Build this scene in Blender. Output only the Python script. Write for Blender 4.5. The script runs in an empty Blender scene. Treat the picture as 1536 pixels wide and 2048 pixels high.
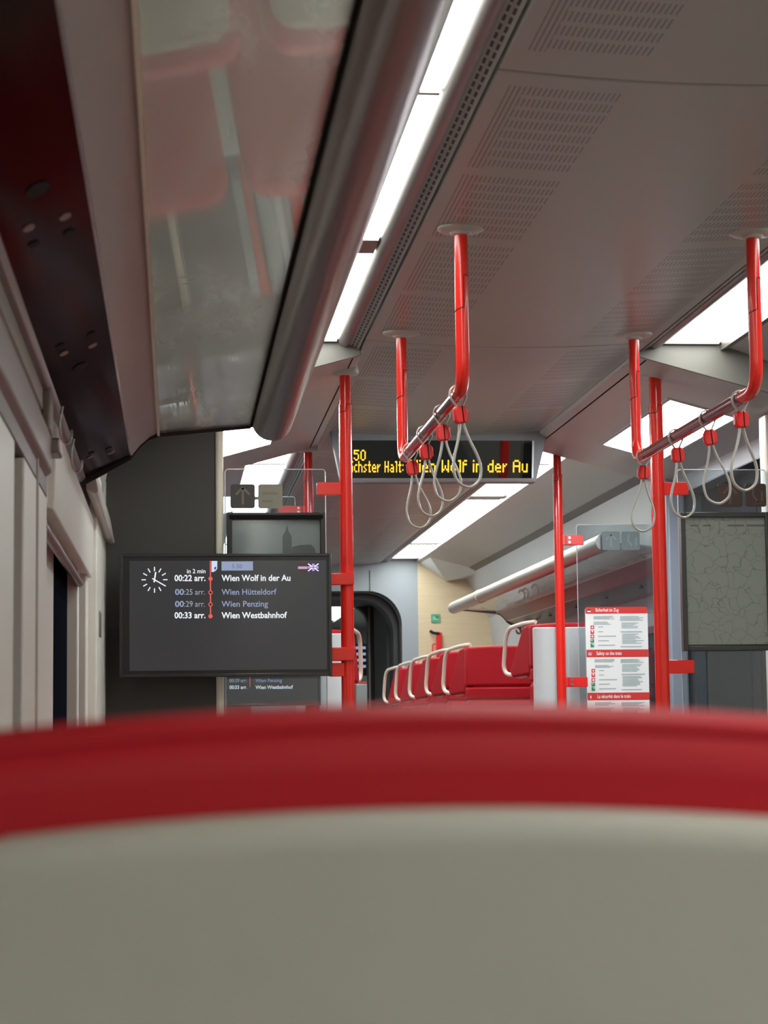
import bpy, bmesh, math, random
from mathutils import Vector, Matrix

random.seed(7)
sc = bpy.context.scene
COL = sc.collection
H = 1.17                      # camera height above the floor; all z below are relative to the camera, H is added on build

# ------------------------------------------------------------------ camera
F, VX, VY = 4200.0, 350.0, 1460.0          # focal length in pixels, vanishing point of the car's long axis
_yc = Vector((VX - 768, VY - 1024, F)).normalized()
_x0 = 300 - 768
_a = _yc[1] / (_yc[0] * _x0 / F + _yc[2])
_zc = Vector((_x0 * _a / F, -1, _a)).normalized()
_xc = _yc.cross(_zc)
M = Matrix((_xc, _yc, _zc))                 # camera (x right, y down, z forward) -> world
right = M @ Vector((1, 0, 0)); up = M @ Vector((0, -1, 0)); back = M @ Vector((0, 0, -1))
cam_d = bpy.data.cameras.new('camera')
cam = bpy.data.objects.new('camera', cam_d); COL.objects.link(cam)
cam.matrix_world = Matrix(((right.x, up.x, back.x, 0), (right.y, up.y, back.y, 0), (right.z, up.z, back.z, H), (0, 0, 0, 1)))
cam_d.sensor_fit = 'VERTICAL'; cam_d.sensor_height = 36.0; cam_d.lens = F / 2048 * 36
cam_d.clip_start = 0.05; cam_d.clip_end = 60
cam_d.dof.use_dof = True; cam_d.dof.focus_distance = 6.6; cam_d.dof.aperture_fstop = 11.0
sc.camera = cam

# ------------------------------------------------------------------ world and exposure
w = bpy.data.worlds.new('night'); sc.world = w; w.use_nodes = True
w.node_tree.nodes['Background'].inputs[0].default_value = (0.010, 0.013, 0.020, 1)
w.node_tree.nodes['Background'].inputs[1].default_value = 0.5
sc.view_settings.view_transform = 'Standard'; sc.view_settings.look = 'None'
sc.view_settings.gamma = 1.0; sc.view_settings.use_curve_mapping = False
sc.view_settings.exposure = 0.42
LAMP_FAR = 10.5                              # the far saloon is lit brighter
LAMP = 7.0                                   # radiance of the ceiling light strips

def at(px, py, Y):
    r = M @ Vector((px - 768, py - 1024, F)); return r * (Y / r.y)
def on_plane(px, py, p0, n):
    r = M @ Vector((px - 768, py - 1024, F)); return r * (Vector(p0).dot(n) / r.dot(n))
def mx(x): return 2.0 - x                    # mirror about the car's centre line x = 1

# ------------------------------------------------------------------ materials
def srgb(r, g, b):
    f = lambda c: (c / 255 / 12.92) if c <= 10.3 else ((c / 255 + .055) / 1.055) ** 2.4
    return (f(r), f(g), f(b), 1)
def new_mat(name):
    m = bpy.data.materials.new(name); m.use_nodes = True
    return m, m.node_tree.nodes, m.node_tree.links, m.node_tree.nodes['Principled BSDF']
def mat(name, col, rough=.5, metal=0., spec=.5, coat=0., var=.06, scale=9., bump=0., bscale=200., aniso=0.):
    m, N, L, p = new_mat(name)
    c = tuple(col[:3]) + (1,)
    tc = N.new('ShaderNodeTexCoord'); no = N.new('ShaderNodeTexNoise'); no.inputs['Scale'].default_value = scale
    no.inputs['Detail'].default_value = 4
    L.new(tc.outputs['Object'], no.inputs['Vector'])
    mr = N.new('ShaderNodeMapRange'); mr.inputs['To Min'].default_value = 1 - var; mr.inputs['To Max'].default_value = 1 + var
    L.new(no.outputs['Fac'], mr.inputs['Value'])
    mu = N.new('ShaderNodeVectorMath'); mu.operation = 'MULTIPLY'; mu.inputs[0].default_value = c[:3]
    L.new(mr.outputs['Result'], mu.inputs[1]); L.new(mu.outputs['Vector'], p.inputs['Base Color'])
    p.inputs['Roughness'].default_value = rough; p.inputs['Metallic'].default_value = metal
    p.inputs['Specular IOR Level'].default_value = spec
    p.inputs['Coat Weight'].default_value = coat; p.inputs['Coat Roughness'].default_value = .06
    if bump:
        nb = N.new('ShaderNodeTexNoise'); nb.inputs['Scale'].default_value = bscale
        L.new(tc.outputs['Object'], nb.inputs['Vector'])
        b = N.new('ShaderNodeBump'); b.inputs['Strength'].default_value = bump; b.inputs['Distance'].default_value = .002
        L.new(nb.outputs['Fac'], b.inputs['Height']); L.new(b.outputs['Normal'], p.inputs['Normal'])
    return m
def emit(name, col, s):
    m, N, L, p = new_mat(name); N.remove(p)
    e = N.new('ShaderNodeEmission'); e.inputs[0].default_value = tuple(col[:3]) + (1,); e.inputs[1].default_value = s
    L.new(e.outputs[0], N['Material Output'].inputs[0]); return m
def glass(name, tint=(.86, .9, .9), ior=1.5, haze=0.0, rough=.0, boost=1.0):
    m, N, L, p = new_mat(name); N.remove(p)
    t = N.new('ShaderNodeBsdfTransparent'); t.inputs[0].default_value = tint + (1,)
    g = N.new('ShaderNodeBsdfGlossy'); g.inputs['Roughness'].default_value = rough; g.inputs[0].default_value = (1, 1, 1, 1)
    fr = N.new('ShaderNodeFresnel'); fr.inputs[0].default_value = ior
    mu = N.new('ShaderNodeMath'); mu.operation = 'MULTIPLY'; mu.inputs[1].default_value = boost; mu.use_clamp = True
    L.new(fr.outputs[0], mu.inputs[0])
    mx_ = N.new('ShaderNodeMixShader'); L.new(mu.outputs[0], mx_.inputs[0]); L.new(t.outputs[0], mx_.inputs[1]); L.new(g.outputs[0], mx_.inputs[2])
    out = mx_
    if haze:
        d = N.new('ShaderNodeBsdfDiffuse'); d.inputs[0].default_value = (.5, .52, .52, 1)
        m2 = N.new('ShaderNodeMixShader'); m2.inputs[0].default_value = haze
        L.new(mx_.outputs[0], m2.inputs[1]); L.new(d.outputs[0], m2.inputs[2]); out = m2
    L.new(out.outputs[0], N['Material Output'].inputs[0]); return m

RED = mat('red_paint', (.86, .024, .014), .24, spec=.5, coat=.3, var=.02)
RED_CLIP = mat('red_clip_plastic', (.84, .022, .020), .35, var=.02)
MAROON = mat('polished_maroon_steel', (.36, .10, .11), .14, metal=.85, var=.03)
RED_SEAT = mat('red_leather', (.50, .012, .022), .48, spec=.22, var=.06, scale=5, bump=.06, bscale=420)
SHELL = mat('warm_grey_shell', (.47, .44, .38), .55, var=.05, scale=14, bump=.12, bscale=300)
SHELL_PALE = mat('pale_grey_shell', (.74, .78, .78), .45, var=.03)
CREAM = mat('cream_tube', (.88, .83, .70), .28, spec=.6, var=.02)
PALE = mat('pale_wall_plastic', (.90, .91, .85), .42, var=.03, scale=3)
PALE_COOL = mat('cool_grey_plastic', (.50, .52, .53), .45, var=.03, scale=3)
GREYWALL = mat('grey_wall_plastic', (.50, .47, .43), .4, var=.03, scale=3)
PORTAL = mat('blue_grey_portal', (.36, .40, .43), .42, var=.03, scale=2)
DARKWALL = mat('charcoal_partition', (.065, .063, .058), .55, var=.06, scale=2)
DARKGREY = mat('dark_grey_gangway', (.045, .05, .052), .5, var=.08, scale=3)
BLACK = mat('black_plastic', (.014, .014, .014), .35, var=.05)
RUBBER = mat('black_rubber', (.014, .0125, .012), .95, spec=.05, var=.05)
GLOSSBLACK = mat('black_gloss_panel', (.010, .007, .007), .14, spec=.30, var=.05)
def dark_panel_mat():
    m, N, L, p = new_mat('black_panel_red_reflection'); N.remove(p)
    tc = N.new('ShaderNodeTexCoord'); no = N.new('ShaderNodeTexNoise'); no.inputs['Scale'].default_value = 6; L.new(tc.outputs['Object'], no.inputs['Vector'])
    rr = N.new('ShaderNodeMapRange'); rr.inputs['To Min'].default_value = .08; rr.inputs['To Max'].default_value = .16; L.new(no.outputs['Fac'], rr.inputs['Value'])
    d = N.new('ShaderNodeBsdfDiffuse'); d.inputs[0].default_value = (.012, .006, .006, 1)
    g = N.new('ShaderNodeBsdfGlossy'); g.inputs[0].default_value = (.62, .48, .48, 1); L.new(rr.outputs['Result'], g.inputs['Roughness'])  # reflection of the red seats is put into the gloss tint
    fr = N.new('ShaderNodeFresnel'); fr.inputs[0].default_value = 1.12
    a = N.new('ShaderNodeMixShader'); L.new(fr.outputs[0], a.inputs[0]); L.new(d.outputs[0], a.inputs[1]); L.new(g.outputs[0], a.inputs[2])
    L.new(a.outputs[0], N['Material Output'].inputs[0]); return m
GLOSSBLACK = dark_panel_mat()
HOLE = mat('black_grille', (.002, .002, .002), .8, var=.02)
ALU = mat('brushed_warm_aluminium', (.33, .295, .285), .38, metal=.75, var=.04, scale=3)
RAIL = mat('satin_grey_rail', (.24, .21, .20), .28, metal=.75, var=.04, scale=3)
RAIL_PALE = mat('champagne_rail', (.62, .57, .48), .34, metal=.5, var=.03, scale=3)
STEEL = mat('steel', (.55, .54, .52), .25, metal=.95, var=.03)
STRAP = mat('grey_strap_rubber', (.52, .51, .47), .32, spec=.6, var=.03)
FLANGE = mat('pale_flange', (.52, .50, .46), .35, var=.03)
BLUEGREY = mat('blue_grey_pillar', (.22, .26, .31), .4, var=.03)
DOORDARK = mat('dark_door_panel', (.020, .020, .026), .5, spec=.0, var=.05)
NIGHT = mat('night_window_glass', (.006, .008, .012), .06, spec=.8, var=.05)
NIGHT_DULL = mat('dull_night_glass', (.009, .012, .019), .55, spec=.0, var=.05)
WHITE_T = mat('white_print', (.90, .91, .89), .45, var=.02)
FLOORM = mat('speckled_floor', (.17, .165, .16), .45, var=.35, scale=120)
GREEN = mat('green_print', (.03, .30, .14), .45, var=.03)
GREYPRINT = mat('grey_print', (.42, .52, .50), .5, var=.03)
REDPRINT = mat('red_print', (.70, .045, .04), .42, var=.03)
SCREEN_GLASS = glass('screen_glass', (.84, .89, .91), 1.5, haze=.03, boost=1.5)
LIGHT = emit('light_diffuser', (.965, 1.0, .93), LAMP)
LIGHT_FAR = emit('light_diffuser_far', (.94, 1.0, .98), LAMP_FAR)
LIGHT_COOL = emit('light_diffuser_cool', (.97, .98, 1.0), LAMP * 3.0)

def ceiling_mat():
    m, N, L, p = new_mat('perforated_ceiling_panel')
    tc = N.new('ShaderNodeTexCoord'); s = N.new('ShaderNodeSeparateXYZ'); L.new(tc.outputs['Object'], s.inputs[0])
    def mth(op, a, b=None, clamp=False):
        n = N.new('ShaderNodeMath'); n.operation = op; n.use_clamp = clamp
        for i, v in enumerate((a, b)):
            if v is None: continue
            if isinstance(v, (int, float)): n.inputs[i].default_value = v
            else: L.new(v, n.inputs[i])
        return n.outputs[0]
    # object origin sits at the centre of the panel's width and at its near end
    u = mth('ABSOLUTE', s.outputs[0])
    inr = mth('MULTIPLY', mth('GREATER_THAN', u, .195), mth('LESS_THAN', u, .40))
    col = mth('LESS_THAN', mth('FRACT', mth('DIVIDE', mth('SUBTRACT', u, .195), .0096)), .40)
    v = mth('SUBTRACT', s.outputs[1], .075)
    vp = mth('MULTIPLY', mth('FRACT', mth('DIVIDE', v, .612)), .612)
    inp = mth('MULTIPLY', mth('MULTIPLY', mth('LESS_THAN', vp, .555), mth('GREATER_THAN', v, 0)), mth('LESS_THAN', v, 2.44))
    row = mth('MAXIMUM', mth('LESS_THAN', mth('FRACT', mth('DIVIDE', vp, .0694)), .70), mth('GREATER_THAN', u, .37))
    mask = mth('MULTIPLY', mth('MULTIPLY', inr, col), mth('MULTIPLY', inp, row))
    no = N.new('ShaderNodeTexNoise'); no.inputs['Scale'].default_value = 3; L.new(tc.outputs['Object'], no.inputs['Vector'])
    mc = N.new('ShaderNodeMix'); mc.data_type = 'RGBA'
    mc.inputs[6].default_value = (.43, .42, .39, 1); mc.inputs[7].default_value = (.455, .445, .415, 1); L.new(no.outputs['Fac'], mc.inputs[0])
    mh = N.new('ShaderNodeMix'); mh.data_type = 'RGBA'; L.new(mask, mh.inputs[0]); L.new(mc.outputs[2], mh.inputs[6]); mh.inputs[7].default_value = (.24, .22, .205, 1)
    L.new(mh.outputs[2], p.inputs['Base Color']); p.inputs['Roughness'].default_value = .38
    return m
CEIL = ceiling_mat()
CEIL_PLAIN = mat('ceiling_side_panel', (.48, .485, .475), .42, var=.03, scale=3)

def vent_mat():
    m, N, L, p = new_mat('slotted_vent_strip')
    tc = N.new('ShaderNodeTexCoord'); s = N.new('ShaderNodeSeparateXYZ'); L.new(tc.outputs['Object'], s.inputs[0])
    def mth(op, a, b=None):
        n = N.new('ShaderNodeMath'); n.operation = op
        for i, v in enumerate((a, b)):
            if v is None: continue
            if isinstance(v, (int, float)): n.inputs[i].default_value = v
            else: L.new(v, n.inputs[i])
        return n.outputs[0]
    u = mth('ABSOLUTE', s.outputs[0])
    colm = mth('LESS_THAN', u, .0078)
    inr = mth('GREATER_THAN', u, .0028)
    row = mth('LESS_THAN', mth('FRACT', mth('DIVIDE', s.outputs[1], .045)), .68)
    mask = mth('MULTIPLY', mth('MULTIPLY', colm, inr), row)
    mh = N.new('ShaderNodeMix'); mh.data_type = 'RGBA'; L.new(mask, mh.inputs[0])
    mh.inputs[6].default_value = (.34, .33, .31, 1); mh.inputs[7].default_value = (.004, .004, .004, 1)
    L.new(mh.outputs[2], p.inputs['Base Color']); p.inputs['Roughness'].default_value = .45
    return m
VENT = vent_mat()

def rack_glass_mat():
    m, N, L, p = new_mat('smudged_rack_glass'); N.remove(p)
    tc = N.new('ShaderNodeTexCoord'); mp = N.new('ShaderNodeMapping'); L.new(tc.outputs['Object'], mp.inputs[0])
    mp.inputs['Scale'].default_value = (9, 2.2, 9); mp.inputs['Rotation'].default_value = (0, 0, .25)
    n1 = N.new('ShaderNodeTexNoise'); n1.inputs['Scale'].default_value = .8; n1.inputs['Detail'].default_value = 5; n1.inputs['Roughness'].default_value = .55
    n1.inputs['Distortion'].default_value = .7
    L.new(mp.outputs[0], n1.inputs['Vector'])
    hz = N.new('ShaderNodeMapRange'); hz.inputs['From Min'].default_value = .50; hz.inputs['From Max'].default_value = .74
    hz.inputs['To Min'].default_value = .21; hz.inputs['To Max'].default_value = .44; L.new(n1.outputs['Fac'], hz.inputs['Value'])
    sx = N.new('ShaderNodeSeparateXYZ'); L.new(tc.outputs['Object'], sx.inputs[0])
    yr = N.new('ShaderNodeMapRange'); yr.inputs['From Min'].default_value = 3.4; yr.inputs['From Max'].default_value = 5.0; yr.inputs['To Min'].default_value = .03; yr.inputs['To Max'].default_value = .26
    L.new(sx.outputs[1], yr.inputs['Value'])
    n2 = N.new('ShaderNodeTexNoise'); n2.inputs['Scale'].default_value = 1.0; n2.inputs['Detail'].default_value = 5; n2.inputs['Distortion'].default_value = .8; L.new(mp.outputs[0], n2.inputs['Vector'])
    rg = N.new('ShaderNodeMapRange'); rg.inputs['From Min'].default_value = .35; rg.inputs['From Max'].default_value = .6; L.new(n2.outputs['Fac'], rg.inputs['Value'])
    rm = N.new('ShaderNodeMath'); rm.operation = 'MULTIPLY'; L.new(rg.outputs['Result'], rm.inputs[0]); L.new(yr.outputs['Result'], rm.inputs[1])
    ra = N.new('ShaderNodeMath'); ra.operation = 'ADD'; ra.inputs[1].default_value = .02; L.new(rm.outputs[0], ra.inputs[0])
    t = N.new('ShaderNodeBsdfTransparent'); t.inputs[0].default_value = (.84, .86, .85, 1)
    g = N.new('ShaderNodeBsdfGlossy'); L.new(ra.outputs[0], g.inputs['Roughness']); g.inputs[0].default_value = (1, .99, .96, 1)
    fr = N.new('ShaderNodeFresnel'); fr.inputs[0].default_value = 2.6
    a = N.new('ShaderNodeMixShader'); L.new(fr.outputs[0], a.inputs[0]); L.new(t.outputs[0], a.inputs[1]); L.new(g.outputs[0], a.inputs[2])
    d0 = N.new('ShaderNodeBsdfDiffuse'); d0.inputs[0].default_value = (.72, .71, .68, 1)
    d1 = N.new('ShaderNodeBsdfTranslucent'); d1.inputs[0].default_value = (.72, .71, .68, 1)
    d = N.new('ShaderNodeMixShader'); d.inputs[0].default_value = .5; L.new(d0.outputs[0], d.inputs[1]); L.new(d1.outputs[0], d.inputs[2])
    b = N.new('ShaderNodeMixShader'); L.new(hz.outputs[0], b.inputs[0]); L.new(a.outputs[0], b.inputs[1]); L.new(d.outputs[0], b.inputs[2])
    L.new(b.outputs[0], N['Material Output'].inputs[0]); return m
RACK_GLASS = rack_glass_mat()

def wood_mat():
    m, N, L, p = new_mat('pale_wood_veneer')
    tc = N.new('ShaderNodeTexCoord'); mp = N.new('ShaderNodeMapping'); L.new(tc.outputs['Object'], mp.inputs[0]); mp.inputs['Scale'].default_value = (1.2, 1.2, 26)
    no = N.new('ShaderNodeTexNoise'); no.inputs['Scale'].default_value = 2.5; no.inputs['Detail'].default_value = 6; L.new(mp.outputs[0], no.inputs['Vector'])
    mc = N.new('ShaderNodeMix'); mc.data_type = 'RGBA'; L.new(no.outputs['Fac'], mc.inputs[0])
    mc.inputs[6].default_value = (.66, .52, .32, 1); mc.inputs[7].default_value = (.80, .66, .44, 1)
    L.new(mc.outputs[2], p.inputs['Base Color']); p.inputs['Roughness'].default_value = .45; return m
WOOD = wood_mat()

def map_mat():
    m, N, L, p = new_mat('printed_map')
    tc = N.new('ShaderNodeTexCoord')
    v = N.new('ShaderNodeTexVoronoi'); v.feature = 'DISTANCE_TO_EDGE'; v.inputs['Scale'].default_value = 21
    n = N.new('ShaderNodeTexNoise'); n.inputs['Scale'].default_value = 14; L.new(tc.outputs['Object'], n.inputs['Vector'])
    ad = N.new('ShaderNodeVectorMath'); ad.operation = 'MULTIPLY_ADD'; ad.inputs[1].default_value = (.10, .10, .10)
    L.new(n.outputs['Color'], ad.inputs[0]); L.new(tc.outputs['Object'], ad.inputs[2]); L.new(ad.outputs[0], v.inputs['Vector'])
    c = N.new('ShaderNodeMapRange'); c.inputs['From Min'].default_value = .0; c.inputs['From Max'].default_value = .035; L.new(v.outputs['Distance'], c.inputs['Value'])
    mc = N.new('ShaderNodeMix'); mc.data_type = 'RGBA'; L.new(c.outputs[0], mc.inputs[0])
    mc.inputs[6].default_value = (.165, .18, .16, 1); mc.inputs[7].default_value = (.26, .28, .25, 1)
    L.new(mc.outputs[2], p.inputs['Base Color']); p.inputs['Roughness'].default_value = .25; return m
MAP = map_mat()

# ------------------------------------------------------------------ mesh helpers
WL = {}                                     # world location of each object's origin
class MB:
    def __init__(s): s.v, s.f = [], []
    def add(s, vs, fs):
        o = len(s.v); s.v += [Vector(v) for v in vs]; s.f += [[i + o for i in f] for f in fs]; return s
    def box(s, x0, x1, y0, y1, z0, z1):
        if x0 > x1: x0, x1 = x1, x0
        vs = [(x, y, z) for x in (x0, x1) for y in (y0, y1) for z in (z0, z1)]
        return s.add(vs, [(0, 1, 3, 2), (4, 6, 7, 5), (0, 4, 5, 1), (2, 3, 7, 6), (0, 2, 6, 4), (1, 5, 7, 3)])
    def quad(s, a, b, c, d): return s.add([a, b, c, d], [(0, 1, 2, 3)])
    def prism(s, prof, a0, a1, axis='y', caps=True):
        # prof: list of 2-D points; axis 'y': (x, z) extruded along y; 'x': (y, z) along x; 'z': (x, y) along z
        def P(p, a):
            return (p[0], a, p[1]) if axis == 'y' else (a, p[0], p[1]) if axis == 'x' else (p[0], p[1], a)
        n = len(prof); vs = [P(p, a0) for p in prof] + [P(p, a1) for p in prof]
        fs = [(i, (i + 1) % n, (i + 1) % n + n, i + n) for i in range(n)]
        if caps: fs += [tuple(range(n - 1, -1, -1)), tuple(range(n, 2 * n))]
        return s.add(vs, fs)
    def tube(s, path, r, n=14, closed=False, caps=True, ry=None, binorm=None):
        pts = [Vector(p) for p in path]; m = len(pts); rings = []
        N = None
        for i, p in enumerate(pts):
            if closed: t = pts[(i + 1) % m] - pts[i - 1]
            else: t = pts[min(i + 1, m - 1)] - pts[max(i - 1, 0)]
            t.normalize()
            if binorm is not None:
                B = Vector(binorm); Nn = t.cross(B).normalized()
            else:
                if N is None:
                    q = Vector((0, 0, 1)) if abs(t.z) < .9 else Vector((1, 0, 0))
                    N = (q - t * q.dot(t)).normalized()
                else: N = (N - t * N.dot(t)).normalized()
                Nn = N; B = t.cross(N)
            rr = r[i] if isinstance(r, (list, tuple)) else r
            r2 = rr if ry is None else ry
            rings.append([p + Nn * (rr * math.cos(2 * math.pi * k / n)) + B * (r2 * math.sin(2 * math.pi * k / n)) for k in range(n)])
        vs = [v for R in rings for v in R]; fs = []
        for i in range(m if closed else m - 1):
            j = (i + 1) % m
            for k in range(n):
                fs.append((i * n + k, i * n + (k + 1) % n, j * n + (k + 1) % n, j * n + k))
        if caps and not closed: fs += [tuple(range(n - 1, -1, -1)), tuple(range((m - 1) * n, m * n))]
        return s.add(vs, fs)
    def lathe(s, c, prof, n=28):
        # prof: (radius, z offset) around a vertical axis through c
        vs = []; fs = []
        for r, z in prof:
            vs += [(c[0] + r * math.cos(2 * math.pi * k / n), c[1] + r * math.sin(2 * math.pi * k / n), c[2] + z) for k in range(n)]
        for i in range(len(prof) - 1):
            for k in range(n): fs.append((i * n + k, i * n + (k + 1) % n, (i + 1) * n + (k + 1) % n, (i + 1) * n + k))
        fs += [tuple(range(n - 1, -1, -1)), tuple(range((len(prof) - 1) * n, len(prof) * n))]
        return s.add(vs, fs)
    def disc(s, c, r, nrm, t=.002, n=24, ell=1.0, udir=None):
        nrm = Vector(nrm).normalized(); u = Vector(udir) if udir else Vector((0, 1, 0)); u = (u - nrm * u.dot(nrm)).normalized(); v = nrm.cross(u); c = Vector(c)
        a = [c + u * (r * ell * math.cos(2 * math.pi * k / n)) + v * (r * math.sin(2 * math.pi * k / n)) for k in range(n)]
        b = [p + nrm * t for p in a]
        return s.add(a + b, [tuple(range(n - 1, -1, -1)), tuple(range(n, 2 * n))] + [(k, (k + 1) % n, (k + 1) % n + n, k + n) for k in range(n)])
    def build(s, name, m, parent=None, bevel=0, seg=2, smooth=True, origin=None, ang=38):
        vs = [v + Vector((0, 0, H)) for v in s.v]
        if parent is not None: loc = WL[parent.name]
        elif origin is not None: loc = Vector(origin) + Vector((0, 0, H))
        else:
            lo = [min(v[i] for v in vs) for i in range(3)]; hi = [max(v[i] for v in vs) for i in range(3)]
            loc = Vector(((lo[0] + hi[0]) / 2, (lo[1] + hi[1]) / 2, lo[2]))
        me = bpy.data.meshes.new(name); me.from_pydata([tuple(v - loc) for v in vs], [], s.f)
        bm = bmesh.new(); bm.from_mesh(me); bmesh.ops.recalc_face_normals(bm, faces=bm.faces); bm.to_mesh(me); bm.free()
        if smooth: me.shade_smooth(); me.set_sharp_from_angle(angle=math.radians(ang))
        me.materials.append(m)
        o = bpy.data.objects.new(name, me); COL.objects.link(o)
        if parent is not None: o.parent = parent; o.location = (0, 0, 0)
        else: o.location = loc
        WL[o.name] = loc
        if bevel:
            b = o.modifiers.new('bevel', 'BEVEL'); b.width = bevel; b.segments = seg; b.limit_method = 'ANGLE'; b.angle_limit = math.radians(40)
            b.harden_normals = False
        return o
def tag(o, label=None, cat=None, group=None, kind=None):
    if label: o['label'] = label
    if cat: o['category'] = cat
    if group: o['group'] = group
    if kind: o['kind'] = kind
    return o
def thing(name, label, cat, loc, group=None):
    o = bpy.data.objects.new(name, None); COL.objects.link(o); o.empty_display_size = .05
    o.location = Vector(loc) + Vector((0, 0, H)); WL[o.name] = o.location.copy()
    return tag(o, label, cat, group)
def struct(name, mb, m, label=None, **k):
    o = mb.build(name, m, **k); return tag(o, label, None, None, 'structure')
def dup(src, delta, label=None, group=None):
    r = src.copy(); COL.objects.link(r); r.location = src.location + Vector(delta); WL[r.name] = r.location.copy()
    if label: r['label'] = label
    if group: r['group'] = group
    for ch in list(src.children):
        c = ch.copy(); COL.objects.link(c); c.parent = r; WL[c.name] = r.location.copy()
        for g in list(ch.children):
            d = g.copy(); COL.objects.link(d); d.parent = c; WL[d.name] = r.location.copy()
    return r
def arc(cx, cz, r, a0, a1, n):
    return [(cx + r * math.cos(math.radians(a0 + (a1 - a0) * i / n)), cz + r * math.sin(math.radians(a0 + (a1 - a0) * i / n))) for i in range(n + 1)]
def rrect(x0, x1, z0, z1, r, n=5):
    return arc(x1 - r, z0 + r, r, -90, 0, n) + arc(x1 - r, z1 - r, r, 0, 90, n) + arc(x0 + r, z1 - r, r, 90, 180, n) + arc(x0 + r, z0 + r, r, 180, 270, n)
def smooth_path(pts, n=8, closed=False):
    P = [Vector(p) for p in pts]; m = len(P); out = []
    for i in range(m if closed else m - 1):
        p0 = P[(i - 1) % m] if closed or i > 0 else P[0]; p1 = P[i]; p2 = P[(i + 1) % m]
        p3 = P[(i + 2) % m] if closed or i + 2 < m else P[-1]
        for k in range(n):
            t = k / n
            out.append(.5 * ((2 * p1) + (p2 - p0) * t + (2 * p0 - 5 * p1 + 4 * p2 - p3) * t * t + (3 * p1 - p0 - 3 * p2 + p3) * t ** 3))
    if not closed: out.append(P[-1])
    return out
def round_path(pts, r, n=6):
    # polyline with rounded corners of radius r (one value or one per point)
    P = [Vector(p) for p in pts]; out = [P[0]]
    for i in range(1, len(P) - 1):
        rr = r[i] if isinstance(r, (list, tuple)) else r
        a = (P[i - 1] - P[i]); b = (P[i + 1] - P[i]); rr = min(rr, a.length * .49, b.length * .49)
        p0 = P[i] + a.normalized() * rr; p2 = P[i] + b.normalized() * rr
        for k in range(n + 1):
            t = k / n; out.append(p0 * (1 - t) ** 2 + P[i] * 2 * t * (1 - t) + p2 * t * t)
    out.append(P[-1]); return out
def text_mesh(mb, body, x0, x1, zb, cap, y, bold=0.0, mirror=False):
    # flat lettering on the plane y, fitted to x0..x1, baseline zb and capital height cap (faces -y)
    c = bpy.data.curves.new('t', 'FONT'); c.body = body; c.size = 1; c.offset = bold; c.resolution_u = 3
    o = bpy.data.objects.new('t', c); COL.objects.link(o)
    dg = bpy.context.evaluated_depsgraph_get(); dg.update()
    me = bpy.data.meshes.new_from_object(o.evaluated_get(dg))
    xs = [v.co.x for v in me.vertices]; lo, hi = min(xs), max(xs); k = (x1 - x0) / (hi - lo) if x1 is not None else cap / .70
    h = cap / .70
    mb.add([(x0 + (v.co.x - lo) * k, y, zb + v.co.y * h) for v in me.vertices], [list(p.vertices) for p in me.polygons])
    bpy.data.objects.remove(o); bpy.data.curves.remove(c); bpy.data.meshes.remove(me)
    return mb

FLOOR = -H
RAISED = -.80
Y_BACK, Y_V0, Y_V1, Y_END = -3.4, 6.32, 8.42, 14.65
XL, XR = -.235, 2.235

# ------------------------------------------------------------------ setting: floor, walls, ceiling
struct('floor', MB().box(XL - .25, XR + .25, Y_BACK, 8.62, FLOOR - .06, FLOOR), FLOORM, 'speckled dark floor of the low entrance area')
struct('floor', MB().box(XL - .25, XR + .25, 8.62, 24, RAISED - .45, RAISED), FLOORM, 'raised speckled floor beyond the vestibule')
struct('wall_back', MB().box(XL - .3, XR + .3, Y_BACK - .06, Y_BACK, FLOOR, 1.35), GREYWALL, 'grey end wall behind the camera')

# left wall, near part: panel, rubber gap, pier, recessed window bay, far pier
wl = MB()
wl.box(XL - .20, XL, Y_BACK, 3.11, FLOOR, .43)
wl.box(XL - .20, XL, 3.32, 3.90, FLOOR, .43)
wl.box(XL - .20, XL, 3.90, 5.56, .42, .78)            # above the window bay
wl.box(XL - .20, XL, 3.90, 5.56, FLOOR, -.35)         # below the window bay
wl.box(XL - .20, XL - .043, 3.90, 4.88, -.35, .42)    # pale back of the bay
wl.box(XL - .20, XL - .015, 5.50, 5.56, -.35, .42)
wl.box(XL - .20, XL, 5.66, 5.78, FLOOR, .78)
wl.box(XL - .20, -.212, 5.78, 6.15, FLOOR, .78)
wl.box(XL - .20, -.214, 6.158, 6.64, FLOOR, .78)
struct('wall_left', wl, PALE, 'pale plastic side wall left of the near seats', bevel=.004)
struct('trim', MB().box(XL - .2, XL - .03, 3.11, 3.32, FLOOR, .60).box(XL - .2, XL - .03, 5.56, 5.66, FLOOR, .50), RUBBER, 'dark rubber joints in the left wall')
struct('wall_left', MB().box(XL - .20, XL, Y_BACK, 3.899, .432, .78), mat('shaded_upper_wall', (.20, .175, .165), .45, var=.05), 'upper wall under the left rack, shade put into its colour')  # dim light under the rack is put into this darker wall colour
win = struct('window_1', MB().box(XL - .20, XL - .043, 4.88, 5.50, -.35, .42), NIGHT_DULL, 'narrow black night window in the left wall')
struct('trim_1', MB().tube([(XL + .0, 3.605, FLOOR), (XL, 3.605, .5)], .004, 6), GREYWALL, 'vertical seam on the left pier')
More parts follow.
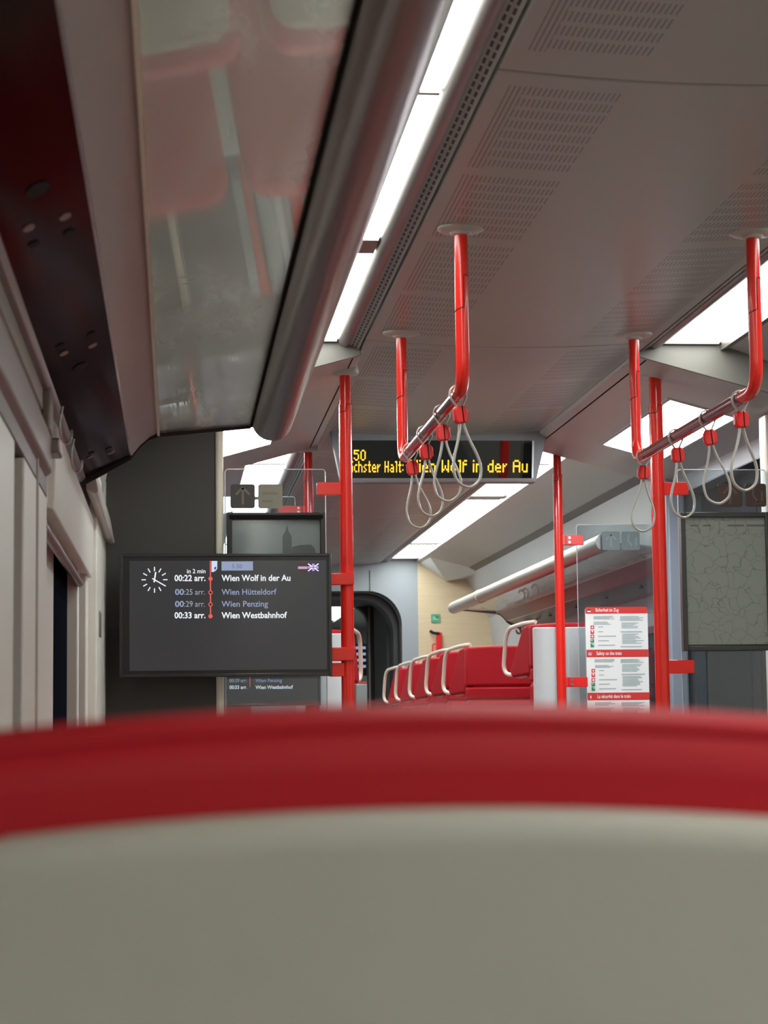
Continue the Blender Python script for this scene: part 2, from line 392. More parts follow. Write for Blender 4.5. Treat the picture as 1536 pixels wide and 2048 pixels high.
# upper wall behind the rack, leaning inwards to the ceiling
up_l = [(XL - .2, .60), (XL, .60), (-.20, .78), (-.03, 1.06), (.285, 1.165), (.285, 1.40), (-.4, 1.40), (-.4, .60)]
struct('ceiling_left', MB().prism(up_l, Y_BACK, Y_V0), CEIL_PLAIN, 'sloping ceiling side panel above the left rack', ang=20)
up_r = [(mx(x), z) for x, z in up_l]
struct('ceiling_right', MB().prism(up_r, Y_BACK, Y_V0), CEIL_PLAIN, 'sloping ceiling side panel above the right seats', ang=20)
wr = MB()
for a, b in ((Y_BACK, -2.2), (-.8, .4), (1.9, 3.0), (4.5, 6.32)): wr.box(XR, XR + .2, a, b, -.35, .45)
wr.box(XR, XR + .2, Y_BACK, 6.32, FLOOR, -.35).box(XR, XR + .2, Y_BACK, 6.32, .45, .62)
struct('wall_right', wr, PALE, 'pale side wall right of the near seats')
struct('window_2', MB().box(XR + .1, XR + .14, Y_BACK, 6.32, -.36, .46), NIGHT, 'dark night windows right of the near seats')

# far saloon side walls
far_l = [(XL - .2, .44), (XL, .44), (XL + .02, .70), (-.10, .80), (0.0, 1.07), (.31, 1.155), (.31, 1.40), (-.5, 1.40), (-.5, .44)]
struct('ceiling_left', MB().prism(far_l, Y_V1 + .02, Y_END), PALE_COOL, 'left ceiling cove of the far saloon', ang=20)
side_r = [(1.69, 1.155), (2.0, 1.075), (2.0, 1.40), (1.69, 1.40)]
struct('ceiling_right', MB().prism(side_r, Y_V1 + .02, Y_END), CEIL_PLAIN, 'grey sloping ceiling panel right of the far light strip')
struct('trim', MB().prism([(1.99, 1.075), (2.035, 1.050), (2.035, 1.30), (1.99, 1.30)], Y_V1 + .02, Y_END), mat('joint_grey', (.12, .115, .11), .5), 'dark joint between far ceiling and right wall')
struct('wall_right', MB().prism([(2.03, 1.055), (2.20, .76), (2.235, .52), (2.235, .44), (2.5, .44), (2.5, 1.40), (2.03, 1.40)], Y_V1 + .02, Y_END, ), PALE_COOL, 'upper right wall of the far saloon', ang=20)
wf = MB(); wf.box(XR, XR + .2, Y_V1, Y_END, FLOOR, -.30)
wf2 = MB(); wf2.box(XL - .2, XL, Y_V1, Y_END, FLOOR, -.30)
for a, b in ((8.42, 9.1), (10.55, 11.0), (12.6, Y_END)):
    wf.box(XR, XR + .2, a, b, -.30, .44); wf2.box(XL - .2, XL, a, b, -.30, .44)
struct('wall_right', wf, PALE_COOL, 'right wall of the far saloon with window openings')
struct('wall_left', wf2, PALE_COOL, 'left wall of the far saloon with window openings')
struct('trim', MB().prism([(XR - .03, .455), (XR - .03, .515), (XR + .005, .54), (XR + .005, .43)], 9.0, 12.7), SHELL_PALE, 'pale window header beam of the right far wall')
struct('window_3', MB().box(XR + .06, XR + .09, 9.05, 10.6, -.31, .45), NIGHT, 'dark night window of the right far wall')
struct('window_4', MB().box(XR + .06, XR + .09, 10.95, 12.65, -.31, .45), NIGHT, 'second dark night window of the right far wall')
struct('window_5', MB().box(XL - .09, XL - .06, 9.05, 12.65, -.31, .45), NIGHT, 'dark night windows of the left far wall')

# ceiling panels (each lifts out on its own) with a slight sag in the middle
def ceil_panel(y0, y1, label):
    mb = MB(); n = 16; lo = []
    for i in range(n + 1):
        u = -1 + 2 * i / n; lo.append((1 + .4325 * u, 1.15 - .02 * (1 - u * u)))
    prof = lo + [(1.4325, 1.19), (.5675, 1.19)]
    mb.prism(prof, y0 + .005, y1 - .005)
    o = mb.build('ceiling_panel', CEIL, origin=(1.0, y0, 1.15), bevel=.003)
    tag(o, label, None, None, 'structure')
for (a, b, l) in ((-3.4, -1.61, 'rearmost perforated ceiling panel behind the camera'), (-1.61, .976, 'perforated ceiling panel above the camera'), (.976, 3.562, 'nearest perforated ceiling panel in view'),
                  (3.562, 6.148, 'perforated ceiling panel carrying the red handrails'), (6.148, 8.734, 'perforated ceiling panel over the vestibule'),
                  (8.734, 11.32, 'ceiling panel behind the next-stop display'), (11.32, 13.0, 'ceiling panel in the far saloon'), (13.0, 14.65, 'ceiling panel beside the end wall')):
    ceil_panel(a, b, l)
struct('ceiling', MB().box(-.5, 2.5, Y_BACK, 24, 1.30, 1.36), RUBBER, 'dark roof space above the ceiling panels')
# coves: slotted vent strip, reflector lip, outer lip; left and right
for side, nm in ((1, 'left'), (-1, 'right')):
    f = (lambda x: x) if side == 1 else mx
    for (y0, y1) in ((Y_BACK, Y_V0), (Y_V1, Y_END)):
        wh = 'near' if y0 < 0 else 'far'
        v = MB().prism([(f(.560), 1.151), (f(.532), 1.166), (f(.534), 1.172), (f(.562), 1.157)], y0, y1)
        o = v.build('trim', VENT, origin=(f(.546), y0, 1.1585)); tag(o, 'slotted air strip along the %s edge of the %s ceiling' % (nm, wh), None, None, 'structure')
        lip = [(f(.532), 1.164), (f(.518), 1.158), (f(.500), 1.166), (f(.492), 1.190), (f(.532), 1.20)]
        struct('trim', MB().prism(smooth := lip, y0, y1), ALU, 'rounded lip between air strip and %s light strip, %s end' % (nm, wh), ang=60)
        struct('trim', MB().prism([(f(.31), 1.155), (f(.285), 1.160), (f(.285), 1.21), (f(.318), 1.21)], y0, y1), ALU, 'outer lip of the %s %s light strip' % (nm, wh))
# light strips
def strip(y0, y1, side, label, trim=.03, group='ceiling light strips', m=None):
    f = (lambda x: x) if side == 1 else mx
    t = thing('ceiling_light', label, 'light', (f(.40), y0, 1.18), group)
    MB().box(f(.318), f(.492), y0 + .012, y1 - trim, 1.176, 1.186).build('diffuser', m or LIGHT, t)
    MB().box(f(.318), f(.492), y1 - trim + .002, y1 + .012, 1.172, 1.19).build('end_trim', ALU, t)
    return t
LL = [(-3.4, -2.2), (-2.2, -1.02), (-1.02, .12), (.12, 1.3), (1.3, 2.5), (2.55, 3.777, .006), (3.777, 5.09, .13), (5.10, 6.30, .01)]
nl = ['behind the camera, fourth from the front', 'behind the camera, third back', 'behind the camera, second back', 'right above the camera', 'ahead of the camera, out of frame', 'topmost in the picture', 'ending at the grey gap bar', 'between gap bar and vestibule']
for k, s_ in enumerate(LL):
    tr = s_[2] if len(s_) > 2 else .03
    strip(s_[0], s_[1], 1, 'white light strip left of the ceiling panel, ' + nl[k], tr)
    strip(s_[0], s_[1], -1, 'white light strip right of the ceiling panel, ' + nl[k], tr)
for k, (a, b, tr) in enumerate(((8.5, 9.3, .03), (9.3, 10.74, .16), (10.74, 11.95, .012), (11.95, 13.42, .10), (13.42, 14.52, .01))):
    q = ['just behind the vestibule', 'second behind the vestibule', 'third behind the vestibule', 'fourth behind the vestibule', 'last one at the end wall'][k]
    strip(a, b, -1, 'white far light strip right of the aisle, ' + q, tr, m=LIGHT_FAR); strip(a, b, 1, 'white far light strip left of the aisle, ' + q, tr, m=LIGHT_FAR)

# vestibule: lowered, outward-sloping side ceilings with a light patch each, door walls
for side, nm in ((1, 'left'), (-1, 'right')):
    f = (lambda x: x) if side == 1 else mx
    soff = lambda x: 1.135 - .272 * (.575 - x)
    prof = [(f(.575), 1.14), (f(.555), soff(.555)), (f(-.02), soff(-.02)), (f(-.02), 1.30), (f(.575), 1.30)]
    struct('ceiling_vestibule_' + nm, MB().prism(prof, Y_V0, Y_V1), mat('vestibule_ceiling_' + nm, (.47, .44, .41), .36, var=.03, scale=3), 'lowered sloping ceiling over the %s door area' % nm, bevel=.006)
    struct('trim', MB().prism([(f(.565), soff(.565) + .002), (f(-.02), soff(-.02) + .002), (f(-.02), 1.29), (f(.565), 1.29)], Y_V0 - .006, Y_V0 + .001), mat('darkened_cove_end_' + nm, (.17, .165, .15), .45, var=.03), 'darkened end plate closing the %s light cove' % nm)  # same plastic as the ceiling, colour darkened against the bright strip beside it
    # groove along the inner edge of the lowered ceiling
    struct('trim', MB().prism([(f(.545), soff(.545) - .001), (f(.541), soff(.541) - .001), (f(.541), soff(.541) + .004), (f(.545), soff(.545) + .004)], Y_V0 + .01, Y_V1 - .01), RUBBER, 'thin groove in the %s vestibule ceiling' % nm)
    t = thing('ceiling_light', 'bright square light patch in the lowered ceiling over the %s doors' % nm, 'light', (f(.25), 7.3, soff(.25)), 'vestibule light patches')
    x0, x1, y0, y1 = (.14, .36, 6.78, 7.88); d = -.003
    MB().add([(f(x), y, soff(x) + e) for e in (d, .004) for (x, y) in ((x0, y0), (x1, y0), (x1, y1), (x0, y1))], [(0, 1, 2, 3), (4, 5, 6, 7), (0, 1, 5, 4), (1, 2, 6, 5), (2, 3, 7, 6), (3, 0, 4, 7)]).build('diffuser', LIGHT_COOL, t)
    fr = MB()
    for (xa, xb, ya, yb) in ((x0 - .012, x0, y0 - .012, y1 + .012), (x1, x1 + .012, y0 - .012, y1 + .012), (x0, x1, y0 - .012, y0), (x0, x1, y1, y1 + .012)):
        fr.add([(f(x), y, soff(x) + e) for e in (-.005, .004) for (x, y) in ((xa, ya), (xb, ya), (xb, yb), (xa, yb))], [(0, 1, 2, 3), (4, 5, 6, 7), (0, 1, 5, 4), (1, 2, 6, 5), (2, 3, 7, 6), (3, 0, 4, 7)])
    fr.build('light_frame', CEIL_PLAIN, t)
    # door wall
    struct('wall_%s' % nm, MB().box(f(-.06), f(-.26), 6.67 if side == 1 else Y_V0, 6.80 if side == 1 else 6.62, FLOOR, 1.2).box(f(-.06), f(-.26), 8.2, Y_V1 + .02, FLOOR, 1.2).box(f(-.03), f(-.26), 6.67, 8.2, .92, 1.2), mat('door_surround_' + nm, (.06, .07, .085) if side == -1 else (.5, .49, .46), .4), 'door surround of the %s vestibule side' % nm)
    struct('trim', MB().prism([(f(0.0), .985), (f(-.03), .925), (f(-.06), .925), (f(-.06), 1.0)], 6.67, Y_V1), PALE_COOL, 'pale ledge above the %s doors' % nm)
    dr = struct('door_1' if side == 1 else 'door_2', MB().box(f(-.10), f(-.14), 6.67, 7.40, FLOOR + .01, .925).box(f(-.10), f(-.14), 7.42, 8.2, FLOOR + .01, .925), DOORDARK, 'dark double door of the %s vestibule side' % nm, bevel=.004)
    MB().box(f(-.093), f(-.1), 6.72, 7.30, -.45, .60).box(f(-.093), f(-.1), 7.52, 8.10, -.45, .60).build('door_glass', NIGHT_DULL, dr)
struct('trim', MB().box(1.972, 2.047, 8.26, 8.46, FLOOR, 1.045), BLUEGREY, 'blue-grey pillar behind the right doors', bevel=.01)
struct('trim', MB().box(-.047, .028, 8.26, 8.46, FLOOR, 1.045), BLUEGREY, 'blue-grey pillar behind the left doors', bevel=.01)
# portal frames where lowered ceiling meets the saloon on the far side
# left partition with its pale edge profile
struct('partition_left', MB().box(-.42, .128, 6.60, 6.66, FLOOR, 1.10), DARKWALL, 'charcoal partition panel behind the information monitor')
struct('trim', MB().prism(rrect(.128, .153, 6.585, 6.675, .010, 4), FLOOR, 1.08, axis='z'), CREAM, 'cream edge profile of the charcoal partition')
struct('partition_right', MB().box(1.932, 2.5, 6.60, 6.66, FLOOR, 1.00), DARKWALL, 'charcoal partition panel right of the map')
struct('trim', MB().prism(rrect(1.907, 1.932, 6.585, 6.675, .010, 4), FLOOR, .995, axis='z'), CREAM, 'cream edge profile of the right partition')

# far end wall with the rounded gangway portal
HW, ZT, RC = .585, .955, .24
def portal(x0, x1, z0, z1, y0, y1, hw, zt, rc, m, name, label, cx=1.0):
    inner = [(cx - hw, z0)] + [(cx - hw, zt - rc)] + arc(cx - hw + rc, zt - rc, rc, 180, 90, 10)[1:] + arc(cx + hw - rc, zt - rc, rc, 90, 0, 10) + [(cx + hw, z0)]
    mb = MB(); n = len(inner)
    outer = []
    for (x, z) in inner:
        if abs(z - z0) < 1e-6: outer.append((x0 if x < cx else x1, z0))
        else:
            k = max(abs(x - cx) / (cx - x0 if x < cx else x1 - cx), (z - z0) / (z1 - z0))
            outer.append((cx + (x - cx) / k, z0 + (z - z0) / k))
    vs = [(p[0], y0, p[1]) for p in inner] + [(p[0], y0, p[1]) for p in outer] + [(p[0], y1, p[1]) for p in inner] + [(p[0], y1, p[1]) for p in outer]
    fs = []
    for i in range(n - 1):
        fs += [(i, i + 1, n + i + 1, n + i), (2 * n + i, 3 * n + i, 3 * n + i + 1, 2 * n + i + 1), (i, 2 * n + i, 2 * n + i + 1, i + 1)]
    mb.add(vs, fs)
    return struct(name, mb, m, label, ang=30)
portal(.30, 1.70, RAISED, 1.20, Y_END, Y_END + .05, HW, ZT, RC, PORTAL, 'wall_end', 'blue-grey end wall around the gangway portal')
# dark rubber rim inside the portal
portal(.38, 1.62, RAISED, 1.0, Y_END + .05, Y_END + .16, HW - .012, ZT - .012, RC, BLACK, 'trim', 'black rubber rim of the gangway portal')
portal(.30, 1.70, RAISED, 1.05, Y_END + .16, Y_END + .42, HW - .045, ZT - .05, RC, DARKGREY, 'wall_gangway', 'dark grey inner frame of the gangway')
portal(.30, 1.70, RAISED, 1.05, 16.15, 16.30, .485, ZT - .012, .16, DARKGREY, 'wall_gangway', 'far dark grey portal of the gangway')
struct('wall_gangway', MB().box(1.52, 1.60, Y_END + .42, 16.15, RAISED, 1.0).box(.40, .48, Y_END + .42, 16.15, RAISED, 1.0).box(.40, 1.60, Y_END + .42, 16.15, .93, 1.0), DARKGREY, 'dark grey bellows walls of the gangway')
struct('trim', MB().box(1.485, 1.497, 16.12, 16.15, RAISED, .93), ALU, 'pale edge strip of the far gangway portal')
struct('wall_end', MB().box(1.70, 2.5, Y_END, Y_END + .05, RAISED, 1.3), WOOD, 'pale wood end wall right of the gangway')
struct('wall_end', MB().box(-.5, .30, Y_END, Y_END + .05, RAISED, 1.3).box(.30, 1.70, Y_END, Y_END + .05, 1.199, 1.32), PALE_COOL, 'end wall left of the gangway')
struct('trim', MB().box(1.358, 1.364, Y_END - .004, Y_END + .01, .955, 1.10), DARKGREY, 'thin vertical seam above the gangway portal')
sf = MB(); sf.add([(1.72, 14.1, 1.15), (2.06, 14.1, 1.045), (1.90, 14.63, 1.02), (1.72, 14.63, 1.14), (2.26, 14.63, 1.07), (1.72, 14.1, 1.2), (2.26, 14.1, 1.2), (2.26, 14.63, 1.2), (1.72, 14.63, 1.2)],
       [(0, 1, 2, 3), (1, 4, 2), (0, 5, 6, 1), (1, 6, 7, 4), (3, 2, 4, 7, 8), (0, 3, 8, 5), (5, 8, 7, 6)])
struct('trim', sf, SHELL_PALE, 'angled pale soffit in the corner of the end wall', ang=10)

# next carriage seen through the gangway
struct('ceiling', MB().box(.2, 1.46, 16.3, 24, 1.15, 1.2).box(1.69, 2.3, 16.3, 24, 1.13, 1.2), CEIL_PLAIN, 'ceiling of the next carriage')
struct('wall_right', MB().box(2.2, 2.3, 16.3, 24, RAISED, 1.2).box(-.3, -.2, 16.3, 24, RAISED, 1.2).box(-.3, 2.3, 23.9, 24, RAISED, 1.2), PALE_COOL, 'walls of the next carriage')
for k, (a, b) in enumerate(((16.5, 18.4), (18.45, 20.4), (20.45, 22.4))):
    t = thing('ceiling_light', 'light strip of the next carriage seen through the gangway, ' + ['nearest one', 'second one', 'third one'][k], 'light', (1.57, a, 1.17), 'ceiling light strips')
    MB().box(1.47, 1.68, a, b, 1.15, 1.17).build('diffuser', LIGHT, t)

# ------------------------------------------------------------------ left luggage rack
def rack(side, y0, y1, label, detail):
    f = (lambda x: x) if side == 1 else mx
    t = thing('luggage_rack', label, 'luggage rack', (f(.0), y0, .6))
    # front rail: fat tube with a rounded end
    L_ = y1 - y0
    path = [(f(.237), y0, .750), (f(.237), y1 - .03, .750), (f(.237), y1 - .015, .750), (f(.237), y1 - .005, .750), (f(.237), y1, .750)]
    q = 1 if detail else .74
    rl = MB().tube(path, [.050 * q, .050 * q, .047 * q, .038 * q, .022 * q], 28).build('front_rail', RAIL if detail else RAIL_PALE, t, ang=50)
    if not detail:
        MB().tube([(f(.237), 12.0, .75), (f(.237), 12.06, .75)], .0405, 24).build('rail_joint', RAIL_PALE, rl)
    # dark clamp strip between rail and glass
    MB().prism([(f(.196), .752), (f(.186), .750), (f(.184), .736), (f(.200), .735)], y0, y1 - .01).build('glass_clamp', RUBBER, t)
    # sloping glass shelf
    gz = lambda x: .741 + .085 * (x - .19)
    MB().add([(f(x), y, gz(x) + e) for e in (0, .006) for (x, y) in ((-.036, y0), (.190, y0), (.190, y1 - .01), (-.036, y1 - .01))],
             [(0, 1, 2, 3), (4, 5, 6, 7), (0, 1, 5, 4), (1, 2, 6, 5), (2, 3, 7, 6), (3, 0, 4, 7)]).build('glass_shelf', RACK_GLASS, t, smooth=False)
    MB().box(f(-.036), f(-.042), y0, y1 - .005, .714, .735).build('glass_edge', CREAM, t)
    # curved aluminium profile below the glass, then the black service panel
    pr = [(-.040, .722), (-.060, .712), (-.085, .690), (-.104, .666), (-.108, .672), (-.088, .700), (-.062, .724), (-.040, .735)]
    MB().prism([(f(x), z) for x, z in pr], y0, y1 - .003).build('trim_profile', mat('warm_grey_profile', (.47, .41, .395), .42, metal=.35, var=.04), t, ang=60)
    pn = [(-.106, .664), (-.215, .611), (-.215, .623), (-.110, .678)]
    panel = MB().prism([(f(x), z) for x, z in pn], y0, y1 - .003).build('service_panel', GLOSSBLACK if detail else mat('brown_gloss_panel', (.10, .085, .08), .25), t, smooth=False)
    MB().prism([(f(-.1045), .6665), (f(-.1075), .6620), (f(-.1095), .6640), (f(-.1065), .669)], y0, y1 - .003).build('edge_strip', STEEL, panel)
    MB().prism([(f(-.214), .612), (f(-.222), .600), (f(-.232), .600), (f(-.232), .64), (f(-.214), .625)], y0, y1 - .003).build('rear_profile', ALU, t, bevel=.002)
    # end plate following the profile
    ep = [(.19, .757), (.186, .734), (-.036, .712), (-.062, .703), (-.086, .682), (-.106, .655), (-.16, .626), (-.222, .592), (-.236, .597), (-.236, .66), (-.10, .72), (-.03, .745)]
    MB().prism([(f(x), z) for x, z in ep], y1 - .010, y1).build('end_plate', BLACK if detail else ALU, t, bevel=.002)
    # top frame that carries the shelf at the wall
    MB().box(f(-.236), f(-.20), y0, y1 - .02, .64, .70).build('wall_bracket', ALU, t)
    n = Vector((f(.611 * 0 - .053) - f(0), 0, 0)); nn = Vector(((-.053) * (1 if side == 1 else -1), 0, -.109)).normalized()
    nn = Vector((-.437 * (-1 if side == 1 else 1) * -1, 0, -.899)).normalized()
    if detail:
        p0 = (-.16, 0, .6377); nrm = Vector((.053, 0, -.109)).normalized()
        spots = [((75, 378), .0150, 1), ((130, 432), .0080, 0), ((57, 455), .0080, 0), ((137, 465), .0080, 1), ((67, 488), .0080, 1),
                 ((120, 692), .0080, 1), ((182, 668), .0080, 1), ((185, 690), .0080, 0), ((127, 706), .0080, 0), ((160, 733), .0150, 1),
                 ((183, 906), .0080, 1), ((217, 897), .0080, 1), ((180, 914), .0080, 0), ((222, 905), .0080, 0)]
        for (p, r, dark) in spots:
            c = on_plane(p[0], p[1], p0, nrm) 
            o = MB().disc(c, r, nrm, .0015, 24, ell=1.9).build('speaker_hole' if r > .01 else ('reading_light_hole' if dark else 'reading_light'), HOLE if dark else ALU, panel)
        # hook bracket and two wire coat hooks at the end
        MB().box(-.234, -.206, 3.80, 3.885, .500, .528).box(-.234, -.218, 3.70, 3.80, .528, .61).build('hook_bracket', ALU, t, bevel=.004)
        for yk in (3.95, 4.40):
            hp = smooth_path([(-.210, yk, .608), (-.2145, yk, .580), (-.213, yk + .01, .552), (-.204, yk + .02, .540), (-.195, yk + .015, .548), (-.193, yk + .01, .565)], 6)
            MB().tube(hp, .0028, 8).build('coat_hook', STEEL, t)
    else:
        for yk in (13.0, 12.86, 12.5):
            hp = smooth_path([(f(-.16), yk, .65), (f(-.165), yk, .61), (f(-.158), yk, .585), (f(-.142), yk, .575), (f(-.128), yk, .585), (f(-.124), yk, .60)], 6)
            MB().tube(hp, .006, 8).build('coat_hook', STEEL, t)
        for yk in (9.6, 10.4, 11.2, 12.0, 12.6):
            MB().disc((f(-.16), yk, .635), .012, (0, 0, -1), .004, 16).build('reading_light', BLACK, panel)
    return t
RACK_L = rack(1, .0, 5.12, 'grey luggage rack with smudged glass shelf over the left seats', True)
RACK_R = rack(-1, 8.49, 13.25, 'pale luggage rack on the right wall of the far saloon', False)

# header beam, roller blind, air vent on the left wall
struct('trim', MB().prism([(XL - .01, .455), (XL + .012, .47), (XL + .014, .53), (XL - .01, .56)], Y_BACK, 3.85), mat('brown_header', (.26, .225, .215), .4, var=.04), 'brown-grey header beam above the near left window', bevel=.004)
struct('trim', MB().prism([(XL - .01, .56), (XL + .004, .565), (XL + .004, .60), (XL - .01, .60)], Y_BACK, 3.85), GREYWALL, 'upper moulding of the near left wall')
t = thing('roller_blind', 'white roller blind cassette above the narrow left window', 'blind', (XL, 4.9, .40))
MB().prism([(XL - .06, .425), (XL + .010, .412), (XL + .012, .425), (XL + .016, .570), (XL + .002, .588), (XL - .06, .588)], 3.93, 5.74).build('cassette', PALE, t, bevel=.003)
MB().tube([(XL - .012, 3.95, .382), (XL - .012, 5.50, .382)], .010, 14).build('blind_rod', ALU, t)
MB().box(XL - .022, XL - .016, 3.95, 5.48, .385, .425).build('blind_cloth', GREYWALL, t)
t = thing('air_vent', 'long slotted air vent high on the left wall by the partition', 'vent', (-.21, 5.6, .59))
hv = MB().prism([(-.215, .585), (-.190, .575), (-.186, .585), (-.200, .660), (-.215, .668)], 5.14, 6.56).build('vent_housing', GREYWALL, t, bevel=.002)
for k in range(11):
    y = 5.18 + k * .08
    MB().add([(-.1888, y, .590), (-.1888, y + .045, .590), (-.1985, y + .06, .642), (-.1985, y + .02, .642)], [(0, 1, 2, 3)]).build('slot', HOLE, hv)
t = thing('wall_switch', 'small grey switch plate on the pale left pier', 'switch', (-.212, 6.0, .28))
MB().box(-.214, -.209, 5.93, 6.05, .265, .335).build('plate', ALU, t, bevel=.001)

# ------------------------------------------------------------------ ceiling handrails with strap handles
def handrail(x, label):
    zt, zb = 1.145, .772; y0, y1 = 4.71, 5.995
    t = thing('ceiling_handrail', label, 'handrail', (x, (y0 + y1) / 2, zb), 'red ceiling handrails')
    for y in (y0, y1):
        MB().lathe((x, y, zt - .012), [(.020, -.006), (.024, -.003), (.026, .001), (.048, .003), (.0545, .007), (.0545, .014), (.05, .02)], 36).build('ceiling_flange', FLANGE, t, ang=50)
    r = .0155
    pa = round_path([(x, y0, zt), (x, y0, zb), (x, y0 + .13, zb)], [0, .085, 0], 10)
    MB().tube(pa, r, 20).build('upright', RED, t)
    pb = round_path([(x, y1 - .13, zb), (x, y1, zb), (x, y1, zt)], [0, .085, 0], 10)
    MB().tube(pb, r, 20).build('upright', RED, t)
    MB().tube([(x, y0 + .12, zb), (x, y1 - .12, zb)], r + .0006, 20).build('grip_rail', MAROON, t)
    for y in (y0, y1):
        # stepped joint line of the tube coupling
        za, zc_ = 1.032, .957; R = r + .0004; seam = []
        for a in range(0, 10): seam.append((x + R * math.cos(math.radians(0 - a * 8.5)), y + R * math.sin(math.radians(0 - a * 8.5)), za))
        for k in range(1, 7): seam.append((x + R * math.cos(math.radians(-80)), y + R * math.sin(math.radians(-80)), za + (zc_ - za) * k / 7))
        for a in range(0, 11): seam.append((x + R * math.cos(math.radians(-80 - a * 10)), y + R * math.sin(math.radians(-80 - a * 10)), zc_ - .001 * a))
        MB().tube(seam, .0009, 6).build('coupling_seam', RUBBER, t)
        MB().tube([(x, y, zc_ - .004), (x, y, za + .004)], r + .0002, 20).build('coupling', RED, t)
    return t
HL = handrail(.657, 'red ceiling handrail left of the aisle with four strap handles')
HR = handrail(1.345, 'red ceiling handrail right of the aisle with four strap handles')

def strap(x, y, lean, twist, label):
    zb = .772
    t = bpy.data.objects.new('strap_handle', None); COL.objects.link(t)
    t.location = (x, y, zb + H); WL[t.name] = t.location.copy()
    tag(t, label, 'strap handle', 'strap handles on the ceiling handrails')
    c = zb - .050
    # lower teardrop loop, a flat rubber band
    lo = [(-.004, c - .012), (-.006, c - .03), (-.014, c - .060), (-.027, c - .095), (-.033, c - .125), (-.026, c - .155), (0, c - .170),
          (.026, c - .155), (.033, c - .125), (.027, c - .095), (.014, c - .060), (.006, c - .03), (.004, c - .012)]
    path = smooth_path([(x + a, y, z) for a, z in lo], 6)
    MB().tube(path, .0031, 12, ry=.0060, binorm=(0, 1, 0)).build('grip_loop', STRAP, t, ang=60)
    hi = [(-.004, c + .012), (-.008, c + .022), (-.0185, c + .040)] + [(.0195 * math.cos(math.radians(a)), zb + .0195 * math.sin(math.radians(a))) for a in range(200, -21, -20)] + [(.0185, c + .040), (.008, c + .022), (.004, c + .012)]
    path = smooth_path([(x + a, y + (.0), z) for a, z in hi], 4)
    MB().tube(path, .0022, 12, ry=.0060, binorm=(0, 1, 0)).build('hanging_loop', STRAP, t, ang=60)
    cl = MB().prism([(x - .012, c - .020), (x + .011, c - .020), (x + .016, c - .010), (x + .016, c + .010), (x + .010, c + .020), (x - .012, c + .020), (x - .016, c + .010), (x - .016, c - .010)], y - .011, y + .011).build('clamp', RED_CLIP, t, bevel=.003)
    MB().box(x + .002, x + .0045, y - .0118, y + .0118, c - .0195, c + .0195).build('clamp_groove', RUBBER, cl)
    MB().box(x - .0175, x - .0155, y - .006, y + .006, c - .012, c + .012).box(x + .0155, x + .0175, y - .006, y + .006, c - .012, c + .012).build('clamp_rib', RED_CLIP, cl, bevel=.0006)
    t.rotation_euler = (0, math.radians(-lean), math.radians(twist))
    return t
for k, (px, ln_, tw) in enumerate(((922, 6.5, 8), (883, 4, -10), (847, 4.5, 6), (819, 7, -5))):
    y = [4.80, 5.10, 5.46, 5.80][k]
    strap(.657, y, ln_, tw, ['grey strap handle nearest the camera on the left handrail', 'second grey strap handle along the left handrail', 'third grey strap handle along the left handrail', 'farthest grey strap handle on the left handrail by its rear upright'][k])
for k, (ln_, tw) in enumerate(((2, 8), (6.5, -8), (5, 6), (-2, -6))):
    y = [4.86, 5.17, 5.51, 5.90][k]
    strap(1.345, y, ln_, tw, ['grey strap handle nearest the camera on the right handrail', 'second grey strap handle along the right handrail', 'third grey strap handle along the right handrail', 'farthest grey strap handle on the right handrail by its rear upright'][k])

# ------------------------------------------------------------------ vertical grab poles
def pole(x, y, zt, r, clips, label, bolts=False, floor=FLOOR):
    t = thing('grab_pole', label, 'grab pole', (x, y, floor))
    MB().lathe((x, y, zt - .004), [(r + .006, -.004), (r + .020, .0), (r + .024, .006), (r + .02, .03)], 28).build('ceiling_flange', FLANGE, t, ang=50)
    MB().tube([(x, y, zt + .02), (x, y, zt - .10)], r * .86, 20).build('upper_tube', RED, t)
    MB().tube([(x, y, zt - .10), (x, y, floor)], r, 22).build('lower_tube', RED, t)
    seam = [(x + (r + .0003) * math.cos(math.radians(a)), y + (r + .0003) * math.sin(math.radians(a)), zt - .10 - .025 * (a < -90)) for a in range(0, -181, -12)]
    MB().tube(seam, .0010, 6).build('coupling_seam', RUBBER, t)
    for (x1, z0, z1, d) in clips:
        c = MB().prism(rrect(min(x, x1), max(x, x1), z0, z1, .004, 3), y - d, y + d).build('glass_clip', RED_CLIP if bolts else RED, t, bevel=.0015)
        if bolts:
            s = 1 if x1 > x else -1
            for zz in (z0 + (z1 - z0) * .28, z0 + (z1 - z0) * .72):
                MB().disc((x + s * .042, y - d - .002, zz), .0055, (0, -1, 0), .003, 14, udir=(1, 0, 0)).build('bolt', STEEL, c)
            MB().box(x + s * .027, x + s * .0285, y - d - .0008, y - d + .002, z0 + .001, z1 - .001).build('clip_joint', RUBBER, c)
    return t
PA = pole(.537, 6.55, 1.117, .0205, [(.444, .729, .769, .011), (.478, .160, .202, .016)], 'red grab pole between monitor and next-stop display, near the camera')
for z0, z1 in ((.444, .482), (.208, .250)):
    MB().box(.470, .557, 6.522, 6.578, z0, z1).build('monitor_clamp', RED, PA, bevel=.003)
PB = pole(1.536, 6.55, 1.117, .0225, [(1.634, .729, .769, .011), (1.638, .160, .202, .011)], 'thick red grab pole at right, just left of the map')
PC = pole(.538, 8.42, 1.119, .0190, [(.415, .858, .893, .012)], 'dark red grab pole seen behind the left glass screen', True)
PD = pole(1.558, 8.42, 1.121, .0190, [(1.660, .732, .772, .012), (1.664, .155, .195, .012)], 'red grab pole with bolted clips beside the safety notice', True)

